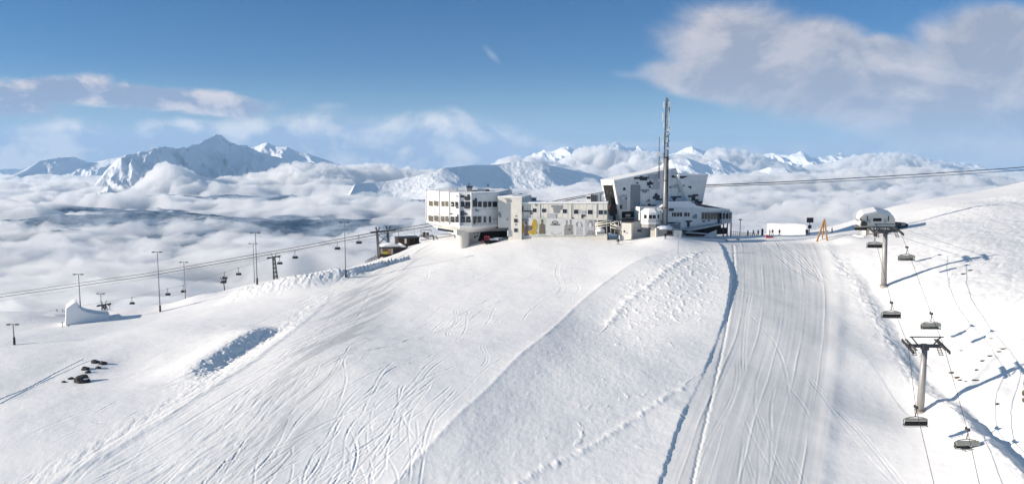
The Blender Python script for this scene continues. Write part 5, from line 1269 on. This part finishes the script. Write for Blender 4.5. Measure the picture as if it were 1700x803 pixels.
# ================================================================== signs and small things on the plateau
g = GS(1343, 388.5); sg = thing('trail_sign', 'purple double trail sign on a post at the top of the piste', 'sign', g); D = g.y
m = MB(); m.tube([g - Vector((0, 0, .3)), (g.x, g.y, P(1344.5, 362, D).z)], .1, 8); m.build('post', DSTEEL, sg)
f = Facade((1338, D - .2), (1352, D - .2)); m = MB(); f.rect(m, 1339.5, 361.2, 1350.5, 369.4, 0, .12); m.build('upper_board', PURPLE, sg)
m = MB(); f.rect(m, 1341.5, 373.6, 1347.3, 379, 0, .12); m.build('lower_board', PURPLE, sg)
g = G(1125.5, 421.5); sg = thing('wire_sign', 'thin metal sign post with a pale mesh board before the equipment hut', 'sign', g); D = g.y
m = MB(); m.tube([g - Vector((0, 0, .3)), (g.x, g.y, P(1124, 382, D).z)], .07, 8); m.build('post', STEEL, sg); f = Facade((1118, D - .1), (1132, D - .1)); m = MB(); f.rect(m, 1118.5, 382.5, 1125, 393.5, 0, .06); f.rect(m, 1126, 382.5, 1131.5, 393.5, 0, .06); m.build('board', LGREY, sg)
gl_ = P(1354.5, 400, 205); g0 = G(1355.5, 401); g1 = G(1373.5, 399.5); D = g0.y; tp = P(1368.5, 365, D)
af = thing('wooden_a_frame', 'orange wooden A-frame gate standing by the top of the piste', 'A-frame', g0.lerp(g1, .5))
for g, k in ((g0, 0), (g1, 0)): m = MB(); m.bar(g - Vector((0, 0, .3)), tp + Vector((0, 0, .2)), .34); m.build('leg', WOOD, af)
m = MB(); m.bar(tp + Vector((0, 0, -.3)), tp + Vector((0, .9, -5.5)), .22); m.build('rear_strut', WOOD, af); m = MB(); m.bar(tp - Vector((.25, .1, .9)), tp + Vector((.3, -.1, -.9)), .14); m.build('brace', WOOD, af)
g = base_at(1228, 230); lp = thing('plaza_lamp', 'dark T-shaped lamp right of the station terrace', 'lamp post', g); tz = P(1228.5, 363.5, 232).z
m = MB(); m.tube([g, (g.x, g.y, tz)], .1, 8); m.build('post', DSTEEL, lp); m = MB(); m.box((g.x, g.y, tz), (1.0, .4, .3)); m.build('lamp_head', DSTEEL, lp)
fc = MB()
for k in range(14): q_ = base_at(1214 + k * 3.2, 230); fc.bar(q_, q_ + Vector((0, 0, 1.3 - k * .05)), .09)
for k in range(13): a, c = base_at(1214 + k * 3.2, 230), base_at(1217.2 + k * 3.2, 230); fc.bar(a + Vector((0, 0, 1.25 - k * .05)), c + Vector((0, 0, 1.2 - k * .05)), .08); fc.bar(a + Vector((0, 0, .6)), c + Vector((0, 0, .6)), .07); fc.bar(a + Vector((0, 0, .25)), c + Vector((0, 0, .25)), .07)
single('safety_fence', fc, DSTEEL, 'dark safety fence running right from the station terrace', 'fence', base_at(1214, 230))
for i, (px, py) in enumerate(((1206, 399.6), (1225, 397.8))):
    g = G(px, py); m = MB(); m.rock(g, (.55, .4, .22), 3 + i, 2); single('rock', m, ROCK, ('left', 'right')[i] + ' of the two small dark stones at the top left corner of the piste', 'rock', g)
g = GS(1274, 394.6, 212); m = MB(); m.box(g + Vector((0, 0, .3)), (.8, .5, .6)); m.box(g + Vector((1.0, 0, .2)), (1.2, .4, .35)); m.tube([g + Vector((-.2, 0, .6)), g + Vector((-.2, 0, 1.0))], .1, 6)
single('rescue_sled', m, RED, 'small red rescue sled lying at the top of the piste', 'sled', g)
g = base_at(1167, 209.5); g = GS(1167, 391.5, 206); m = MB(); m.box(g + Vector((0, .4, .5)), (1.3, .5, .7)); m.tube([g + Vector((-.8, .4, .2)), g + Vector((.9, .4, .2))], .15, 6); single('snowmobile', m, RED, 'red snowmobile left of the two people before the side wing', 'snowmobile', g)
g = base_at(1265, 226); m = MB(); m.box(g + Vector((0, 0, 1.0)), (.55, .3, 2.0)); m.box(g + Vector((0, 0, .1)), (.8, .6, .2)); single('info_board', m, DARK, 'upright dark board on the plateau left of the snow wall', 'board', g)
# rocks
rocks = [(136, 634, 1.4, 1.0, 1.1, 'largest dark rock at left, its face black and square'), (142, 613, .75, .55, .45, 'dark rock just above the largest black one'), (158, 602, .8, .5, .5, 'rock at the upper left of the snow-capped group'), (171, 604, .75, .5, .45, 'rock at the upper right of the group, casting the long shadow'),
         (163, 611, .5, .4, .35, 'smaller rock in the middle of the left group'), (118, 629, .6, .35, .3, 'low rock left of the largest black one'), (106, 634, .45, .3, .25, 'leftmost tiny rock of the left group'), (146, 618, .5, .4, .3, 'small snow-edged rock right above the black rock')]
for i, (px, py, a, b_, c, lab) in enumerate(rocks):
    g = G(px, py); m = MB(); m.rock(g + Vector((0, 0, c * .12)), (a * 1.15, b_, c * 1.15), 11 + i, 2); o = single('rock', m, ROCK, lab, 'rock', g, 'rocks on the left slope')
    if i in (0, 1, 2, 3, 4): m = MB(); m.dome(g + Vector((.2, .15, c * .55)), a * .75, b_ * .8, c * .45, 14, 5, .1, i); s_ = m.build('snow_cap', SNOWCAP); s_.data.transform(Matrix.Translation(-Vector(g))); s_.parent = o
rr = [(1597, 581.5, .5, .2, .12), (1667, 579, .8, .3, .15), (1659, 583.5, .5, .3, .15), (1645, 591, .6, .3, .2), (1632, 599, .45, .3, .25), (1622, 614, .35, .3, .25), (1619.5, 631, .55, .3, .15), (1604, 633, .3, .2, .12), (1590, 627, .5, .35, .3), (1580, 619, .5, .35, .25), (1655.5, 671, .3, .3, .25), (1594.5, 631, .4, .3, .2), (1600, 455, .5, .3, .3), (1611, 449, .5, .3, .25), (1647, 562, .6, .2, .12)]
nm = ['small flat rock below the near pylon head on the right slope', 'long rock at the upper end of the curved rock line', 'second rock down the curved rock line', 'third rock down the curved rock line', 'fourth rock down the curved rock line', 'lowest rock of the curved rock line', 'flat dark rock right of the ochre stones', 'tiny pale rock beside the ochre stones', 'larger ochre stone under the right haul rope', 'upper ochre stone under the right haul rope', 'lone little rock near the gully at lower right', 'small ochre stone at the lower end of its row', 'left rock of the pair high on the right slope', 'right rock of the pair high on the right slope', 'thin flat rock above the curved rock line']
for i, (px, py, a, b_, c) in enumerate(rr):
    g = G(px, py); m = MB(); m.rock(g + Vector((0, 0, c * .1)), (a * 1.15, b_ * .7, c * .55), 31 + i, 3); single('rock', m, ROCKY if i in (8, 9, 11) else ROCK, nm[i], 'rock', g, 'rocks on the right slope')
g = G(1700, 668); m = MB()
for k in range(7): m.rock(g + Vector((.25 + .15 * math.sin(k * 2.1), .1 * math.cos(k * 3), .35 + k * .5)), (.42, .4, .42), 70 + k, 2)
single('ochre_crag', m, ROCKY, 'upright ochre and dark crag cut by the right edge', 'rock', g)

# ================================================================== people
def make_body(pose):
    P_ = {'stand': dict(hipL=(-.12, 0, .92), kneeL=(-.15, -.03, .5), footL=(-.16, 0, .08), kneeR=(.15, -.03, .5), footR=(.16, 0, .08), elL=(-.33, -.02, 1.12), haL=(-.36, -.16, .9), elR=(.33, -.02, 1.12), haR=(.36, -.16, .9)),
          'walk': dict(hipL=(-.12, 0, .92), kneeL=(-.13, -.22, .52), footL=(-.14, -.3, .08), kneeR=(.13, .08, .5), footR=(.14, .32, .1), elL=(-.32, .15, 1.12), haL=(-.34, .1, .88), elR=(.32, -.15, 1.14), haR=(.3, -.35, 1.02))}[pose]
    V = [((0, 0, .95), .17), ((0, 0, 1.15), .165), ((0, 0, 1.38), .17), ((0, 0, 1.5), .07), ((0, -.01, 1.62), .115), ((0, -.01, 1.74), .09),
         ((-.11, 0, .88), .12), (P_['kneeL'], .085), (P_['footL'], .07), ((.11, 0, .88), .12), (P_['kneeR'], .085), (P_['footR'], .07),
         ((-.22, 0, 1.4), .085), (P_['elL'], .065), (P_['haL'], .05), ((.22, 0, 1.4), .085), (P_['elR'], .065), (P_['haR'], .05),
         (tuple(Vector(P_['footL']) + Vector((0, -.16, -.03))), .05), (tuple(Vector(P_['footR']) + Vector((0, -.16, -.03))), .05)]
    E = [(0, 1), (1, 2), (2, 3), (3, 4), (4, 5), (0, 6), (6, 7), (7, 8), (0, 9), (9, 10), (10, 11), (2, 12), (12, 13), (13, 14), (2, 15), (15, 16), (16, 17), (8, 18), (11, 19)]
    me = bpy.data.meshes.new('person'); me.from_pydata([v for v, _ in V], E, []); ob = bpy.data.objects.new('tmp', me); COL.objects.link(ob)
    ob.modifiers.new('s', 'SKIN'); ob.modifiers.new('u', 'SUBSURF').levels = 1
    for i, (v, r) in enumerate(V): me.skin_vertices[0].data[i].radius = (r, r)
    me.skin_vertices[0].data[0].use_root = True
    dg = bpy.context.evaluated_depsgraph_get(); dg.update(); out = bpy.data.meshes.new_from_object(ob.evaluated_get(dg)); bpy.data.objects.remove(ob)
    for p in out.polygons: p.use_smooth = True
    return out
BODY = {k: make_body(k) for k in ('stand', 'walk')}
def person(px, py, label, pose='stand', jacket='black', rz=0.0, D=None, skis=True, group=None):
    g = GS(px, py) if D is None else base_at(px, D)
    me = BODY[pose].copy(); me.materials.clear()
    for mm in (CLOTH['black'], CLOTH[jacket], SKIN, DARK): me.materials.append(mm)
    for p in me.polygons:
        z = p.center.z; p.material_index = 0 if z < .93 else (1 if z < 1.5 else (2 if (z < 1.66 and p.center.y < -.03) else 3))
        if .8 < z < 1.0 and abs(p.center.x) > .28: p.material_index = 3
    o = bpy.data.objects.new('person', me); COL.objects.link(o); o.location = g; o.rotation_euler = (0, 0, rz); tag(o, label, 'person', group)
    m = MB(); m.dome((0, .0, 1.66), .125, .135, .15, 12, 5); h = m.build('helmet', DARK); h.parent = o
    m = MB(); m.box((0, -.12, 1.67), (.18, .05, .07)); h = m.build('goggles', BLACK); h.parent = o
    if skis:
        for s_ in (-1, 1): m = MB(); m.box((s_ * .15, -.1, .02), (.1, 1.7, .03)); k = m.build('ski', MGREY); k.parent = o
        for s_ in (-1, 1): m = MB(); m.tube([(s_ * .36, -.18, .92), (s_ * .42, .1, .05)], .015, 6); k = m.build('ski_pole', STEEL); k.parent = o
    return o
person(1026, 405.5, 'lone skier in black on the sunny slope below the portal', 'walk', 'black', .4)
person(1170.5, 391.5, 'person in red jacket beside the red snowmobile', 'stand', 'red', .3, skis=False)
person(1175.2, 391.2, 'person in black standing right of the one in red', 'stand', 'black', -.4, skis=False)
person(1241, 390, 'small skier in navy, leftmost on the plateau by the fence', 'stand', 'blue', .8)
person(1250.4, 388.6, 'taller skier in navy, second from left by the fence', 'walk', 'blue', -1.2)
person(1258, 390.5, 'skier in navy, left of the upright dark board', 'stand', 'blue', 2.0)
person(1277.4, 389.5, 'skier in black, left one of the pair before the snow wall', 'stand', 'black', 1.0)
person(1282, 389.8, 'skier in red and black, right one of the pair before the snow wall', 'walk', 'red', -.5)
person(1293.5, 388.7, 'single skier in black before the middle of the snow wall', 'stand', 'black', .2)
person(1337.6, 389.2, 'person in black, left one of two beside the purple sign', 'stand', 'black', .6, skis=False)
person(1340.2, 389, 'person in dark jacket, right one of two beside the purple sign', 'stand', 'blue', -.9, skis=False)
person(1380.3, 384, 'skier in black behind the wooden A-frame, near the lift station', 'walk', 'black', 1.2)
person(1104.5, 397, 'person in black standing before the equipment hut', 'stand', 'black', .3, skis=False)
for o_ in list(bpy.data.objects):
    if '_o' in o_: del o_['_o']
